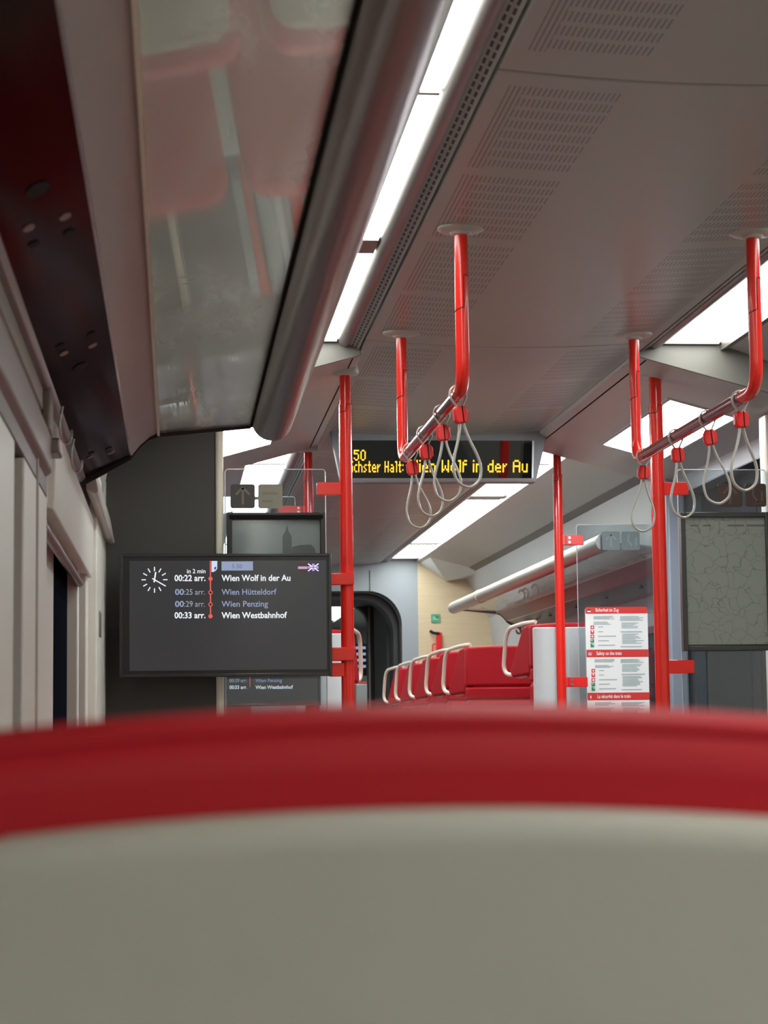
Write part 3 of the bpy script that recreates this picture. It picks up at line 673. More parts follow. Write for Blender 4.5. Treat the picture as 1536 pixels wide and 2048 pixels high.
# ------------------------------------------------------------------ glass draught screens with stickers, posters and notice
def screen(x0, x1, y, zt, label, zl=-.28):
    t = thing('glass_screen', label, 'glass screen', ((x0 + x1) / 2, y, FLOOR), 'glass draught screens')
    MB().prism(rrect(min(x0, x1), max(x0, x1), zl, zt, .010, 4), y - .004, y + .004).build('pane', SCREEN_GLASS, t, smooth=False)
    # ground edge of the pane, catching the light
    e = rrect(min(x0, x1), max(x0, x1), zl, zt, .010, 4)
    MB().tube([(p[0], y, p[1]) for p in e], .0016, 6, closed=True).build('pane_edge', mat('glass_edge', (.72, .78, .78), .25), t)
    MB().box(x0, x1, y - .02, y + .02, FLOOR + .01, zl).build('lower_panel', SHELL_PALE if y < 7 else DARKGREY, t, bevel=.004)
    return t
SL = screen(.158, .475, 6.60, .817, 'near left glass screen with arrow stickers left of the red pole', -.34)
SR = screen(1.613, 1.905, 6.60, .817, 'near right glass screen carrying the map')
SC = screen(.05, .485, 8.46, .935, 'far left glass screen behind the church picture')
SD = screen(1.640, 1.965, 8.46, .819, 'far right glass screen carrying the safety notice')
STK_D = mat('dark_sticker', (.045, .042, .036), .4); STK_L = mat('beige_sticker', (.27, .255, .20), .4); STK_R = mat('brown_sticker', (.07, .04, .035), .35); STK_T = mat('teal_sticker', (.15, .20, .21), .4)
STK_INK = mat('sticker_ink', (.17, .155, .12), .5); STK_INK2 = mat('sticker_ink_brown', (.13, .09, .07), .5); STK_INK3 = mat('sticker_ink_teal', (.21, .27, .275), .5)
def sticker(parent, x0, x1, z0, z1, y, m, ink, sign):
    s = MB().prism(rrect(x0, x1, z0, z1, .008, 4), y - .0058, y - .0045).build('direction_sticker', m, parent, smooth=False)
    cx, cz, w_ = (x0 + x1) / 2, (z0 + z1) / 2, (x1 - x0); yy = y - .0066; g = MB(); b = w_ * .05
    def bar(a, c):
        a = Vector(a); c = Vector(c); d = (c - a).normalized(); n = Vector((-d.y, d.x)) * b
        g.add([(p.x, yy, p.y) for p in (a - n, c - n, c + n, a + n)], [(0, 1, 2, 3)])
    if sign == 'arrow':
        bar((cx, cz - w_ * .34), (cx, cz + w_ * .34)); bar((cx - w_ * .28, cz + w_ * .06), (cx, cz + w_ * .36)); bar((cx + w_ * .28, cz + w_ * .06), (cx, cz + w_ * .36))
    elif sign == 'lines':
        bar((cx - w_ * .32, cz + w_ * .12), (cx + w_ * .32, cz + w_ * .12)); bar((cx - w_ * .32, cz - w_ * .2), (cx + w_ * .1, cz - w_ * .2))
    else:
        bar((cx - w_ * .1, cz + w_ * .34), (cx - w_ * .14, cz)); bar((cx - w_ * .14, cz), (cx + w_ * .12, cz - w_ * .34)); bar((cx + w_ * .3, cz + w_ * .2), (cx + w_ * .28, cz - w_ * .34)); bar((cx, cz - w_ * .34), (cx + w_ * .3, cz - w_ * .34))
    g.build('pictogram', ink, s, smooth=False)
sticker(SL, .175, .252, .693, .769, 6.60, STK_D, STK_INK, 'arrow')
sticker(SL, .262, .339, .692, .769, 6.60, STK_L, mat('sticker_ink_pale', (.22, .21, .165), .5), 'lines')
sticker(SR, 1.743, 1.824, .696, .771, 6.60, STK_R, STK_INK2, 'arrow')
sticker(SR, 1.834, 1.903, .696, .771, 6.60, STK_R, STK_INK2, 'seat')
sticker(SD, 1.745, 1.820, .714, .790, 8.46, STK_T, STK_INK3, 'arrow')
sticker(SD, 1.826, 1.902, .714, .790, 8.46, STK_T, STK_INK3, 'seat')

def frame_mb(x0, x1, z0, z1, w_, y0, y1):
    return MB().box(x0, x0 + w_, y0, y1, z0, z1).box(x1 - w_, x1, y0, y1, z0, z1).box(x0 + w_, x1 - w_, y0, y1, z1 - w_, z1).box(x0 + w_, x1 - w_, y0, y1, z0, z0 + w_)
# church picture in the left screen
t = thing('poster_frame', 'framed grey picture of a church tower on the left glass screen', 'picture', (.317, 6.59, .27))
MB().box(.166, .468, 6.578, 6.596, .27, .672).build('back_board', BLACK, t)
frame_mb(.162, .472, .266, .676, .017, 6.562, 6.596).build('frame', BLACK, t, bevel=.002)
pic = MB().quad((.178, 6.5775, .282), (.456, 6.5775, .282), (.456, 6.5775, .656), (.178, 6.5775, .656)).build('picture', mat('grey_picture', (.22, .255, .255), .12, spec=.6, var=.12, scale=6), t, smooth=False)
P = lambda px, py: (lambda v: (v.x, 6.577, v.z))(at(px, py, 6.577))
sil = MB()
sil.add([P(*q) for q in ((565, 1112), (565, 1072), (571, 1062), (574, 1048), (577, 1062), (583, 1072), (584, 1112))], [tuple(range(7))])
sil.add([P(*q) for q in ((584, 1112), (584, 1094), (600, 1090), (622, 1089), (630, 1098), (632, 1112))], [tuple(range(6))])
sil.build('church_silhouette', mat('picture_dark_grey', (.075, .09, .088), .14, spec=.6), pic, smooth=False)
MB().box(.17, .464, 6.560, 6.5625, .655, .668).build('frame_lip', RUBBER, t)
# map on the right screen
t = thing('map_poster', 'pale line map in a frame on the right glass screen', 'map', (1.762, 6.59, .25))
MB().box(1.618, 1.900, 6.578, 6.596, .236, .672).build('back_board', BLACK, t)
frame_mb(1.612, 1.906, .232, .676, .016, 6.566, 6.596).build('frame', mat('frame_grey', (.045, .047, .047), .35), t, bevel=.002)
mp_ = MB().quad((1.628, 6.5775, .252), (1.904, 6.5775, .252), (1.904, 6.5775, .660), (1.628, 6.5775, .660)).build('map_sheet', MAP, t, smooth=False)
ink = MB()
for (a, b) in ((1380, 1397), (1406, 1422), (1455, 1488), (1494, 1530)):
    p, q = at(a, 1049, 6.577), at(b, 1053, 6.577); ink.add([(p.x, 6.577, p.z), (q.x, 6.577, p.z), (q.x, 6.577, q.z), (p.x, 6.577, q.z)], [(0, 1, 2, 3)])
ink.build('map_title', mat('map_ink', (.11, .115, .105), .4), mp_, smooth=False)
# safety notice
t = thing('safety_notice', 'white safety notice with red headings on the far right glass', 'notice', (1.80, 8.45, -.12))
Yn = 8.448
prof = [(1.669, -.12), (1.925, -.12)] + arc(1.918, .472, .008, 0, 90, 4) + arc(1.679, .468, .012, 90, 180, 4)
board = MB().prism(prof, Yn, Yn + .004).build('sheet', WHITE_T, t, smooth=False)
P = lambda px, py: (lambda v: (v.x, Yn - .001, v.z))(at(px, py, Yn - .001))
ys = [(1213, 1227), (1299, 1314), (1385, 1400)]
for k, (a, b) in enumerate(ys):
    zt_, zb_ = at(1240, a, Yn).z, at(1240, b, Yn).z
    if k == 0: bp = [(1.669, zb_), (1.925, zb_)] + arc(1.918, .472, .008, 0, 90, 4) + arc(1.679, .468, .012, 90, 180, 4)
    else: bp = [(1.669, zb_), (1.925, zb_), (1.925, zt_), (1.669, zt_)]
    hb = MB().prism(bp, Yn - .0012, Yn + .001).build('heading_band', REDPRINT, t, smooth=False)
    tx = MB(); x0 = at(1190 + 2 * k, b, Yn).x
    e = [at(1237, 1220, Yn).x, at(1241, 1220, Yn).x, at(1257, 1220, Yn).x][k]
    text_mesh(tx, ['Sicherheit im Zug', 'Safety on the train', 'La s\u00e9curit\u00e9 dans le train'][k], x0 + .002, e, zb_ + (zt_ - zb_) * .28, (zt_ - zb_) * .48, Yn - .0018, .012)
    tx.build('heading', WHITE_T, hb, smooth=False)
    fl = MB(); fx = 1.676
    if k == 0:
        fl.box(fx, fx + .014, Yn - .002, Yn - .0015, zb_ + .007, zb_ + .012); fl.build('flag', WHITE_T, hb, smooth=False)
        MB().box(fx, fx + .014, Yn - .002, Yn - .0015, zb_ + .012, zb_ + .017).build('flag_stripe', BLACK, hb, smooth=False)
    else:
        fl.box(fx + (.005 if k == 2 else 0), fx + (.009 if k == 2 else .014), Yn - .002, Yn - .0015, zb_ + .007, zb_ + .019); fl.build('flag', WHITE_T if k == 2 else mat('lilac_print', (.55, .45, .62), .5), hb, smooth=False)
rows = {0: [(1187, 1230, 1232, 1239, 4), (1187, 1222, 1243, 1250, 3), (1240, 1287, 1232, 1242, 4), (1243, 1278, 1245, 1257, 5), (1241, 1284, 1262, 1266, 1), (1244, 1288, 1267, 1288, 8), (1241, 1284, 1292, 1295, 1)],
        1: [(1189, 1231, 1318, 1325, 3), (1190, 1230, 1330, 1336, 3), (1241, 1288, 1318, 1326, 4), (1244, 1284, 1328, 1344, 6), (1243, 1290, 1347, 1351, 1), (1245, 1290, 1352, 1373, 8), (1243, 1284, 1378, 1381, 1)],
        2: [(1190, 1236, 1404, 1412, 3), (1243, 1292, 1404, 1413, 4), (1245, 1288, 1415, 1432, 6), (1190, 1232, 1416, 1424, 3)]}
for k, R in rows.items():
    g = MB()
    for (a, b, y0, y1, n) in R:
        for i in range(n):
            yy = y0 + (y1 - y0) * (i + .15) / n; hgt = (y1 - y0) / n * .55
            xe = b - random.random() * (b - a) * .4 if n > 1 else b
            p, q = at(a, yy, Yn), at(xe, yy + hgt, Yn)
            g.add([(p.x, Yn - .001, p.z), (q.x, Yn - .001, p.z), (q.x, Yn - .001, q.z), (p.x, Yn - .001, q.z)], [(0, 1, 2, 3)])
    if k < 2:
        for i, yy in enumerate(((1254.5, 1264, 1273, 1282, 1291), (1341.5, 1350.5, 1360, 1369, 1378))[k]):
            a = at(1196 + 2 * k, yy - 1.4, Yn); b = at(1196 + 2 * k + (10, 10, 36, 22, 34)[i], yy + .4, Yn)
            g.add([(a.x, Yn - .001, a.z), (b.x, Yn - .001, a.z), (b.x, Yn - .001, b.z), (a.x, Yn - .001, b.z)], [(0, 1, 2, 3)])
    g.build('printed_text', GREYPRINT, board, smooth=False)
    if k < 2:
        for i, yy in enumerate(((1254.5, 1264, 1273, 1282, 1291), (1341.5, 1350.5, 1360, 1369, 1378))[k]):
            c = at((1184.5, 1186.5)[k], yy, Yn); s = .0072
            ic = MB().box(c.x - s, c.x + s, Yn - .002, Yn - .0005, c.z - s, c.z + s).build('pictogram', REDPRINT if i < 3 else GREEN, board, smooth=False)
            w2 = MB()
            if i == 0: w2.disc((c.x, Yn - .0021, c.z), s * .5, (0, -1, 0), .0004, 12, udir=(1, 0, 0))
            elif i == 1: w2.box(c.x - s * .4, c.x + s * .4, Yn - .0026, Yn - .002, c.z - s * .2, c.z + s)
            elif i == 2: w2.box(c.x - s * .5, c.x + s * .5, Yn - .0026, Yn - .002, c.z - s * .5, c.z + s * .5)
            elif i == 3: w2.box(c.x - s * .6, c.x + s * .1, Yn - .0026, Yn - .002, c.z + s * .1, c.z + s * .7)
            else: w2.box(c.x + s * .1, c.x + s * .8, Yn - .0026, Yn - .002, c.z + s * .2, c.z + s * .8)
            w2.build('symbol', WHITE_T, ic, smooth=False)

# ------------------------------------------------------------------ information monitor
TXT_W = emit('screen_white', (.92, .96, 1.0), .72); TXT_D = emit('screen_dim_white', (.55, .58, .70), .50); TXT_R = emit('screen_red', (1.0, .16, .13), .60)
TXT_B = emit('screen_light_blue', (.50, .58, .86), .46); TXT_G = emit('screen_mid_grey', (.30, .33, .42), .42)
def screen_mat():
    m, N, L, p = new_mat('monitor_screen'); p.inputs['Base Color'].default_value = (.010, .010, .011, 1); p.inputs['Roughness'].default_value = .22
    tc = N.new('ShaderNodeTexCoord'); no = N.new('ShaderNodeTexNoise'); no.inputs['Scale'].default_value = 5; L.new(tc.outputs['Object'], no.inputs['Vector'])
    mc = N.new('ShaderNodeMix'); mc.data_type = 'RGBA'; L.new(no.outputs['Fac'], mc.inputs[0]); mc.inputs[6].default_value = (.018, .018, .020, 1); mc.inputs[7].default_value = (.026, .0255, .026, 1)
    L.new(mc.outputs[2], p.inputs['Emission Color']); p.inputs['Emission Strength'].default_value = 1.0; return m
SCREENM = screen_mat()
YM = 6.44
def monitor(label, Y, x0, x1, z0, z1, P, detail):
    t = thing('information_monitor', label, 'monitor', ((x0 + x1) / 2, Y, z0))
    MB().prism(rrect(x0, x1, z0, z1, .006, 3), Y, Y + .05).build('housing', BLACK, t, bevel=.004)
    frame_mb(x0, x1, z0, z1, .010, Y - .004, Y + .004).build('bezel', mat('bezel_dark_grey', (.03, .032, .03), .3), t, bevel=.002)
    MB().box(x0 + .010, x1 - .010, Y - .0005, Y + .002, z0 + .010, z1 - .010).build('inner_bezel', BLACK, t)
    return t
t = monitor('black information monitor listing train stops, clamped to the red pole', YM, -.168, .480, .160, .537, None, True)
P2 = lambda px, py, e=.0: (lambda v: (v.x, YM - .002 - e, v.z))(at(px, py, YM - .002 - e))
a, b = P2(259, 1122), P2(654, 1338.5)
scr = MB().box(a[0], b[0], YM - .0015, YM, b[2], a[2]).build('screen', SCREENM, t, smooth=False)
def line(body, xa, xb, ybase, cap_px, m, bold=0., name='departure_text', parent=None, Pf=None, Yp=None):
    Pf = Pf or (lambda px, py: at(px, py, YM - .003)); Yp = Yp or YM - .003
    p, q = Pf(xa, ybase), Pf(xb, ybase); z1 = Pf(xa, ybase - cap_px).z
    mb = MB(); text_mesh(mb, body, p.x, q.x, p.z, z1 - p.z, Yp, bold)
    return mb.build(name, m, parent, smooth=False)
line('in 2 min', 374, 411, 1146.5, 8.5, TXT_W, .012, 'arrival_text', scr)
for (tm, st, yb, m1, m2, bd, xe, bh) in (('00:22 arr.', 'Wien Wolf in der Au', 1162, TXT_W, TXT_W, .022, 581, 12), ('00:25 arr.', 'Wien H\u00fctteldorf', 1189.5, TXT_D, TXT_B, .010, 553, 11.5),
                                 ('00:29 arr.', 'Wien Penzing', 1213.5, TXT_D, TXT_B, .010, 536, 11.5), ('00:33 arr.', 'Wien Westbahnhof', 1236.5, TXT_W, TXT_W, .022, 574, 12)):
    if bd < .02:
        line('00', 350, 368, yb, bh, TXT_B, .025, 'departure_time', scr); line(tm[2:], 369, 410, yb, bh, m1, .0, 'departure_time', scr)
    else: line(tm, 349, 411, yb, bh, m1, bd, 'departure_time', scr)
    line(st, 443, xe, yb, bh, m2, bd, 'stop_name', scr)
# route line with stop dots
g = MB(); p, q = P2(419.6, 1122), P2(422.4, 1232); g.add([(p[0], YM - .003, p[2]), (q[0], YM - .003, p[2]), (q[0], YM - .003, q[2]), (p[0], YM - .003, q[2])], [(0, 1, 2, 3)])
g.build('route_line', TXT_R, scr, smooth=False)
for i, yy in enumerate((1157.5, 1185, 1209, 1232.5)):
    c = P2(421, yy); o = MB().disc((c[0], YM - .0035, c[2]), .0066, (0, -1, 0), .0003, 20, udir=(1, 0, 0)).build('stop_dot', TXT_R, scr, smooth=False)
    if i in (1, 2): MB().disc((c[0], YM - .004, c[2]), .0036, (0, -1, 0), .0003, 16, udir=(1, 0, 0)).build('stop_dot_centre', BLACK, o, smooth=False)
# blue badge, train icon, flags
g = MB(); p, q = P2(443, 1123), P2(506, 1141); g.add([(p[0], YM - .003, p[2]), (q[0], YM - .003, p[2]), (q[0], YM - .003, q[2]), (p[0], YM - .003, q[2])], [(0, 1, 2, 3)])
bd_ = g.build('line_badge', TXT_B, scr, smooth=False)
line('S 50', 464, 484, 1136.5, 8, TXT_G, .008, 'badge_text', bd_, Yp=YM - .0038)
g = MB(); g.add([(lambda v: (v[0], YM - .003, v[2]))(P2(*q)) for q in ((423, 1122), (434.5, 1122), (434.5, 1137), (432, 1141), (427, 1144), (423, 1144))], [tuple(range(6))])
ic = g.build('train_icon', emit('screen_pale_blue', (.60, .74, .95), .75), scr, smooth=False)
g = MB(); g.add([(lambda v: (v[0], YM - .0036, v[2]))(P2(*q)) for q in ((428.5, 1135), (432.5, 1133), (432, 1138), (429, 1140))], [(0, 1, 2, 3)]); g.build('icon_window', mat('icon_dark', (.05, .07, .12), .4), ic, smooth=False)
def scr_rect(xa, xb, ya, yb_, m, nm, par, e=.003):
    p, q = P2(xa, ya), P2(xb, yb_); mb = MB().add([(p[0], YM - e, p[2]), (q[0], YM - e, p[2]), (q[0], YM - e, q[2]), (p[0], YM - e, q[2])], [(0, 1, 2, 3)]); return mb.build(nm, m, par, smooth=False)
fa = scr_rect(596, 615, 1128, 1142, emit('flag_dark_red', (.14, .035, .04), .8), 'austrian_flag', scr)
scr_rect(596, 615, 1133, 1138, emit('flag_grey', (.50, .48, .62), .7), 'flag_stripe', fa, .0036)
fb = scr_rect(616, 637, 1127.5, 1142, emit('flag_blue', (.03, .03, .16), .9), 'british_flag', scr)
FW = emit('flag_white', (.78, .72, .98), .9)
g = MB(); c0, c1, c2, c3 = [Vector(P2(*q)) for q in ((616, 1127.5), (637, 1127.5), (637, 1142), (616, 1142))]
def fbar(a, b, w_):
    a = Vector(a); b = Vector(b); d = (b - a).normalized(); n = Vector((-d.z, 0, d.x)) * w_; g.add([(v.x, YM - .0036, v.z) for v in (a - n, b - n, b + n, a + n)], [(0, 1, 2, 3)])
fbar(c0, c2, .0018); fbar(c1, c3, .0018); fbar((c0 + c1) / 2, (c2 + c3) / 2, .0030); fbar((c0 + c3) / 2, (c1 + c2) / 2, .0030)
g.build('flag_cross', FW, fb, smooth=False)
g = MB()
def fbar2(a, b, w_):
    a = Vector(a); b = Vector(b); d = (b - a).normalized(); n = Vector((-d.z, 0, d.x)) * w_; g.add([(v.x, YM - .0042, v.z) for v in (a - n, b - n, b + n, a + n)], [(0, 1, 2, 3)])
fbar2((c0 + c1) / 2, (c2 + c3) / 2, .0013); fbar2((c0 + c3) / 2, (c1 + c2) / 2, .0013); g.build('flag_red_cross', emit('flag_red', (.45, .05, .15), .8), fb, smooth=False)
# analogue clock face
g = MB(); cc = Vector(at(309, 1159.5, YM - .003)); R = .0395
for k in range(12):
    an = math.radians(30 * k); d = Vector((math.sin(an), 0, math.cos(an))); n = Vector((d.z, 0, -d.x)) * .0016
    a, b = cc + d * R * .66, cc + d * R; g.add([(v.x, YM - .003, v.z) for v in (a - n, b - n, b + n, a + n)], [(0, 1, 2, 3)])
ck = g.build('clock_face', TXT_W, scr, smooth=False)
for (an, ln_, w_) in ((9, .60, .0022), (120, .98, .0017)):
    g = MB(); d = Vector((math.sin(math.radians(an)), 0, math.cos(math.radians(an)))); n = Vector((d.z, 0, -d.x)) * w_; a, b = cc - d * R * .2, cc + d * R * ln_
    g.add([(v.x, YM - .0036, v.z) for v in (a - n, b - n, b + n, a + n)], [(0, 1, 2, 3)]).build('clock_hand', TXT_W, ck, smooth=False)
# smaller monitor on the far side of the vestibule, seen under the first
Y2 = 8.34
t2 = monitor('smaller dark monitor behind the glass, below the large one', Y2, .13, .575, .09, .345, None, False)
sc2 = MB().box(.142, .563, Y2 - .0015, Y2, .102, .333).build('screen', SCREENM, t2, smooth=False)
Pf2 = lambda px, py: at(px, py, Y2 - .003)
for (tm, st, yb, m1, m2, bd, xe) in (('00:29 arr.', 'Wien Penzing', 1364.5, TXT_D, TXT_B, .012, 564), ('00:33 arr.', 'Wien Westbahnhof', 1378, TXT_W, TXT_W, .022, 586)):
    line(tm, 459, 494, yb, 7, m1, bd, 'departure_time', sc2, Pf2, Y2 - .003); line(st, 511, xe, yb, 7, m2, bd, 'stop_name', sc2, Pf2, Y2 - .003)
g = MB(); p, q = Pf2(499.3, 1352), Pf2(500.8, 1374); g.add([(p.x, Y2 - .003, p.z), (q.x, Y2 - .003, p.z), (q.x, Y2 - .003, q.z), (p.x, Y2 - .003, q.z)], [(0, 1, 2, 3)]); g.build('route_line', TXT_R, sc2, smooth=False)
MB().box(.515, .561, Y2 + .051, 8.402, .20, .235).build('monitor_clamp', RED, t2, bevel=.003)

# ------------------------------------------------------------------ next-stop dot-matrix display
G5 = {'W': ['1...1', '1...1', '1...1', '1.1.1', '1.1.1', '11.11', '1...1'], 'i': ['1', '.', '1', '1', '1', '1', '1'], 'e': ['....', '....', '.11.', '1..1', '1111', '1...', '.111'], 'n': ['....', '....', '111.', '1..1', '1..1', '1..1', '1..1'],
      'o': ['....', '....', '.11.', '1..1', '1..1', '1..1', '.11.'], 'l': ['11', '.1', '.1', '.1', '.1', '.1', '.1'], 'f': ['.11', '1..', '111', '1..', '1..', '1..', '1..'], 'd': ['...1', '...1', '.111', '1..1', '1..1', '1..1', '.111'],
      'r': ['...', '...', '1.1', '11.', '1..', '1..', '1..'], 'A': ['.111.', '1...1', '1...1', '11111', '1...1', '1...1', '1...1'], 'u': ['....', '....', '1..1', '1..1', '1..1', '1..1', '.111'], ' ': ['..'] * 7,
      'S': ['.1111', '1....', '1....', '.111.', '....1', '....1', '1111.'], '5': ['1111', '1...', '111.', '...1', '...1', '1..1', '.11.'], '0': ['.11.', '1..1', '1..1', '1..1', '1..1', '1..1', '.11.'],
      'N': ['1...1', '11..1', '11..1', '1.1.1', '1..11', '1..11', '1...1'], 'a': ['....', '....', '.11.', '...1', '.111', '1..1', '.111'], '\u00e4': ['1..1', '....', '.11.', '...1', '.111', '1..1', '.111'], 'c': ['...', '...', '.11', '1..', '1..', '1..', '.11'],
      'h': ['1...', '1...', '111.', '1..1', '1..1', '1..1', '1..1'], 's': ['...', '...', '.11', '1..', '.1.', '..1', '11.'], 't': ['.1.', '.1.', '111', '.1.', '.1.', '.1.', '.11'], 'H': ['1..1', '1..1', '1..1', '1111', '1..1', '1..1', '1..1'], ':': ['.', '.', '1', '.', '.', '1', '.']}
def dots(body):
    x = 0; out = []
    for ch in body:
        gl = G5[ch]
        for r_, row in enumerate(gl):
            for c_, k in enumerate(row):
                if k == '1': out.append((x + c_, 6 - r_))
        x += len(gl[0]) + 1
    return out, x - 1
YD = 8.06; TILT = math.radians(12)
t = thing('next_stop_display', 'dark next-stop display with amber dot-matrix text under the ceiling', 'display', (1.03, YD, .955))
zt_, zb_ = 1.135, .952
lean = lambda z: YD + (z - zt_) * -math.tan(TILT)            # top leans towards the seats
def dp(x, z, e): return (x, lean(z) - e, z)
body = MB()
ol = [(.602, zt_ + .015), (.645, zb_), (1.412, zb_), (1.458, zt_ + .015)]
body.add([dp(x, z, .0) for x, z in ol] + [dp(x, z, -.06) for x, z in ol], [(0, 1, 2, 3), (7, 6, 5, 4), (0, 4, 5, 1), (1, 5, 6, 2), (2, 6, 7, 3), (3, 7, 4, 0)])
body.build('housing', mat('display_grey', (.22, .225, .235), .4), t, bevel=.004)
MB().add([dp(x, z, .0025) for x, z in ((.655, .968), (1.402, .968), (1.402, 1.112), (.655, 1.112))], [(0, 1, 2, 3)]).build('dark_glass', mat('display_black_glass', (.004, .004, .004), .03, spec=1.0, var=0), t, smooth=False)
MB().add([dp(x, z, .004) for x, z in ((.648, .957), (1.410, .957), (1.408, .966), (.650, .966))], [(0, 1, 2, 3)]).build('lower_lip', ALU, t, smooth=False)
MB().add([dp(x, z, .0035) for x, z in ((1.395, .968), (1.402, .968), (1.402, 1.112), (1.395, 1.112))], [(0, 1, 2, 3)]).build('side_lip', SHELL_PALE, t, smooth=False)
AMB = emit('amber_led', (1.0, .50, .03), 1.35)
for (bdy, xa, xb, ya, yb, wide) in (('S 50', 684, 732, 899, 920, False), ('N\u00e4chster Halt:', 686, 808, 921, 943, False), ('Wien Wolf in der Au', 822, 1057, 919, 943, True)):
    d_, n_ = dots(bdy); p, q = at(xa, yb, YD), at(xb, ya, YD); cw = (q.x - p.x) / n_; ch = (q.z - p.z) / 7; mb = MB()
    for (cx_, cz_) in d_:
        k = .5; X = p.x + (cx_ + .5) * cw; Z = p.z + (cz_ + .5) * ch
        mb.add([dp(X + a * cw * k * (1.0), Z + b * ch * k, .004) for a, b in ((-1, -1), (1, -1), (1, 1), (-1, 1))], [(0, 1, 2, 3)])
    mb.build('lettering', AMB, t, smooth=False)

# ------------------------------------------------------------------ seats of the near saloon (seen from behind, facing away)
def near_seat(cx, y, label, group='red seats with grey backs on the near left'):
    t = thing('train_seat', label, 'seat', (cx, y + .2, FLOOR), group)
    hw = .228; zt = .009
    def outline(hw, top, bot, r, sag):
        pts = [(cx - hw, bot), (cx + hw, bot)]
        pts += [(cx + hw - r + r * math.cos(a), top - sag - r + r * math.sin(a)) for a in [math.radians(k * 9) for k in range(0, 9)]]
        for k in range(0, 25):
            u = 1 - 2 * k / 24; pts.append((cx + u * (hw - r * .86), top - sag * abs(u) ** 2.0))
        pts += [(cx - hw + r - r * math.cos(a), top - sag - r + r * math.sin(a)) for a in [math.radians(k * 9) for k in range(8, -1, -1)]]
        return pts
    MB().prism(outline(hw, zt, -.62, .07, .009), y + .026, y + .115).build('backrest', RED_SEAT, t, bevel=.024, seg=6, ang=60)
    MB().prism(outline(hw - .022, zt - .0385, -.70, .06, .008), y, y + .05).build('back_shell', SHELL, t, bevel=.012, seg=5, ang=60)
    pp = [(x, y + .0335, z - .0075) for x, z in outline(hw - .007, zt, -.60, .066, .009)[2:]]
    MB().tube(pp, .0042, 10).build('piping', RED_SEAT, t)
    MB().prism([(y + .10, -.74), (y + .52, -.70), (y + .54, -.66), (y + .52, -.62), (y + .10, -.64)], cx - hw + .01, cx + hw - .01, axis='x').build('seat_cushion', RED_SEAT, t, bevel=.02, seg=3)
    MB().box(cx - .16, cx + .16, y + .14, y + .42, FLOOR, -.74).build('seat_base', BLACK, t, bevel=.01)
    return t
S0 = near_seat(.095, .748, 'blurred red seat top with grey back filling the foreground')
lab = ['second row, window side', 'third row, window side', 'fourth row, window side', 'fifth row, window side']
def face_back(o): o.rotation_euler.z = math.pi; return o
for k in range(4): dup(S0, (-.03, 1.27 * (k + 1), -.018), 'red grey-backed seat hidden by the foreground seat, ' + lab[k]) if k < 3 else face_back(dup(S0, (-.03, 5.0 - .17, -.018), 'red window seat against the partition, facing the camera'))
face_back(dup(S0, (.475, 5.0 - .17, -.018), 'red aisle seat by the vestibule, facing the camera'))
for k in range(4): dup(S0, (.475, 1.27 * k + (.0 if k else .15), -.018), 'red grey-backed aisle seat behind the foreground seat, ' + ['first row', 'second row', 'third row', 'fourth row', 'fifth row'][k])

# ------------------------------------------------------------------ seats of the far saloon
def far_seat(xl, y, zt, w_, side, label, group, handle=True, shell=None, zoff=0.):
    # back surface at y, seat faces +y; side = -1 when the aisle is at its left, +1 at its right
    t = thing('train_seat', label, 'seat', (xl + w_ / 2, y + .25, RAISED), group)
    x0, x1 = xl, xl + w_
    # headrest: deep wing-shaped block with a flat red back
    n = 10; top = [(x0 + w_ * k / n, zt - .010 * abs(2 * k / n - 1) ** 3) for k in range(n + 1)]
    hp = [(x0, zt - .185)] + top + [(x1, zt - .185)]
    MB().prism(hp, y, y + .075).build('headrest', RED_SEAT, t, bevel=.010, seg=3, ang=50)
    xa = x0 if side < 0 else x1
    for xs, d in ((x0, 1), (x1, -1)):
        wp = [(y + .05, zt - .004), (y + .12, zt - .012), (y + .27, zt - .20), (y + .25, zt - .225), (y + .05, zt - .215)]
        sk = .05 if xs == xa and handle else .0                     # the aisle-side wing flares outwards
        wv = [(xs - d * sk * (p[0] - y - .05) / .22 + e * d * .045, p[0], p[1]) for e in (0, 1) for p in wp]
        MB().add(wv, [(0, 1, 2, 3, 4), (9, 8, 7, 6, 5)] + [(i, (i + 1) % 5, (i + 1) % 5 + 5, i + 5) for i in range(5)]).build('headrest_wing', RED_SEAT, t, bevel=.010, seg=3)
    MB().box(x0 + .004, x1 - .004, y - .004, y + .09, zt - .245, zt - .192).build('lumbar_pad', RED_SEAT, t, bevel=.008)
    MB().box(x0 + .01, x1 - .01, y - .01, y + .12, -.45, zt - .25).build('backrest', RED_SEAT, t, bevel=.02, seg=3)
    MB().box(x1 - .12 if side < 0 else x0 + .05, x1 - .05 if side < 0 else x0 + .12, y - .014, y - .006, zt - .275, zt - .262).build('seat_tag', WHITE_T, t)
    MB().prism([(y + .05, -.40), (y + .50, -.36), (y + .52, -.32), (y + .50, -.28), (y + .05, -.30)], x0 + .01, x1 - .01, axis='x').build('seat_cushion', RED_SEAT, t, bevel=.02, seg=3)
    MB().box(x0 + .08, x1 - .08, y + .1, y + .38, RAISED, -.39).build('seat_base', BLACK, t, bevel=.01)
    if handle:
        s = side; xo = .03
        pth = [(xa - s * .03, y + .05, zt + .006), (xa + s * .005, y + .12, zt + .004), (xa + s * .055, y + .30, zt - .012), (xa + s * .065, y + .36, zt - .205), (xa + s * .01, y + .20, zt - .222), (xa - s * .01, y + .14, zt - .215)]
        MB().tube(round_path(pth, [0, .03, .06, .06, .03, 0], 7), .0092, 14).build('grab_handle', CREAM, t)
    if shell:
        g = MB()
        for (sa, sb) in shell: g.prism(rrect(sa, sb, y - .06, y - .002, .016, 4), RAISED, zt - .022, axis='z')
        g.build('back_shell', SHELL_PALE, t, bevel=.004)
    return t
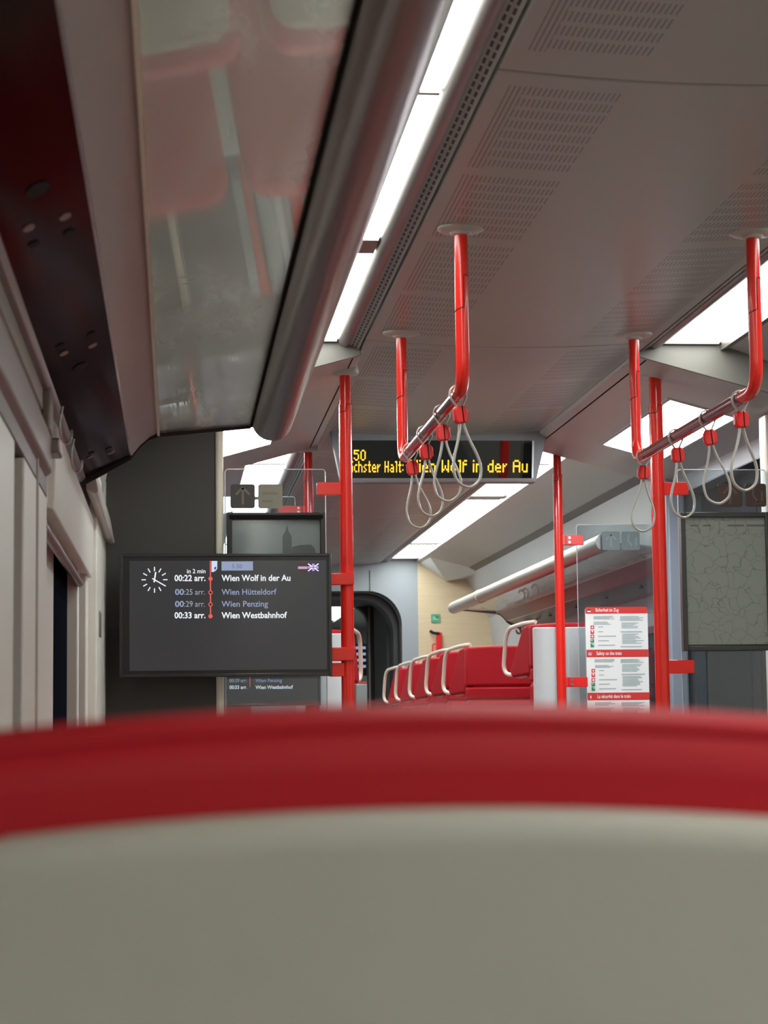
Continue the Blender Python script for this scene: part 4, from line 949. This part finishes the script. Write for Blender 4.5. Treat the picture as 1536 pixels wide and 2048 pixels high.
GR = 'red seats of the far saloon, right side'
far_seat(1.50, 8.80, .435, .43, -1, 'tall red seat with grey back shell directly behind the right red pole', GR, True, [(1.505, 1.600), (1.640, 1.93)])
ords = ['second', 'third', 'fourth', 'fifth', 'sixth']
proto = far_seat(1.335, 9.62, .372, .445, -1, 'red aisle seat with cream handle in the second row right, its flat back fully visible', GR)
for k, (yy, dz, dx) in enumerate(((10.38, .006, .008), (11.22, .004, .016), (12.05, .0, .026), (12.85, -.004, .036))):
    dup(proto, (dx, yy - 9.62, dz), 'red aisle seat with cream handle in the %s row right of the aisle' % ords[k + 1], GR)
pw = far_seat(1.825, 9.62, .372, .39, 1, 'red window seat in the second row right, behind the safety notice', GR, False)
for k, yy in enumerate((10.38, 11.22, 12.05, 12.85)): dup(pw, (0, yy - 9.62, 0), 'red window seat in the %s row right, mostly hidden' % ords[k + 1], GR)
GL = 'red seats of the far saloon, left side'
far_seat(.315, 8.80, .415, .43, 1, 'red seat with grey shell and cream handle behind the left red pole', GL, True, [(.315, .58), (.60, .70)])
pl = far_seat(.20, 9.62, .30, .43, 1, 'red aisle seat in the second row left of the aisle, hidden by the pole', GL, True)
for k, yy in enumerate((10.45, 11.3, 12.15)): dup(pl, (0, yy - 9.62, 0), 'red aisle seat in the %s row left of the aisle, hidden by the monitor' % ords[k + 1], GL)
far_seat(1.50, 17.6, .385, .43, -1, 'small dark red seat in the next carriage, seen through the gangway', 'seats of the next carriage', True, [(1.50, 1.93)])
# monitor in the next carriage
t3 = thing('information_monitor', 'tiny lit monitor in the next carriage behind the gangway', 'monitor', (1.5, 17.0, .40))
MB().box(1.36, 1.75, 17.0, 17.04, .42, .68).build('housing', BLACK, t3)
g = MB()
for k in range(4):
    z = .635 - k * .05
    for (a, b) in ((1.44, 1.485), (1.495, 1.54), (1.56, 1.68)): g.box(a, b, 16.996, 16.999, z, z + .022)
g.build('screen_text', TXT_B, t3, smooth=False)

# ------------------------------------------------------------------ end wall details
ye = Y_END - .004
t = thing('emergency_sign', 'small green emergency sign on the pale wood end wall', 'sign', (1.823, ye, .73))
MB().prism(rrect(1.792, 1.856, .728, .790, .006, 3), ye - .002, ye + .003).build('plate', GREEN, t)
frame_mb(1.797, 1.851, .733, .785, .003, ye - .003, ye - .002).build('border', mat('pale_green_print', (.35, .60, .48), .5), t)
MB().add([(x, ye - .0035, z) for x, z in ((1.803, .745), (1.845, .745), (1.845, .755), (1.828, .757), (1.818, .774), (1.803, .774))], [tuple(range(6))]).build('pictogram', mat('pale_green_ink', (.30, .55, .42), .5), t, smooth=False)
t = thing('emergency_hammer', 'red emergency hammer with black handle on the wood wall', 'hammer', (1.83, ye, .50))
MB().box(1.822, 1.862, ye - .03, ye, .46, .660).build('holder', RED_CLIP, t, bevel=.004)
MB().tube(round_path([(1.778, ye - .03, .672), (1.80, ye - .03, .655), (1.845, ye - .03, .652)], .02, 5), .010, 10).build('hammer_head', BLACK, t)
MB().tube(round_path([(1.822, ye - .015, .58), (1.797, ye - .015, .58), (1.797, ye - .015, .47), (1.822, ye - .015, .47)], .012, 5), .004, 8).build('wire_guard', RED_CLIP, t)
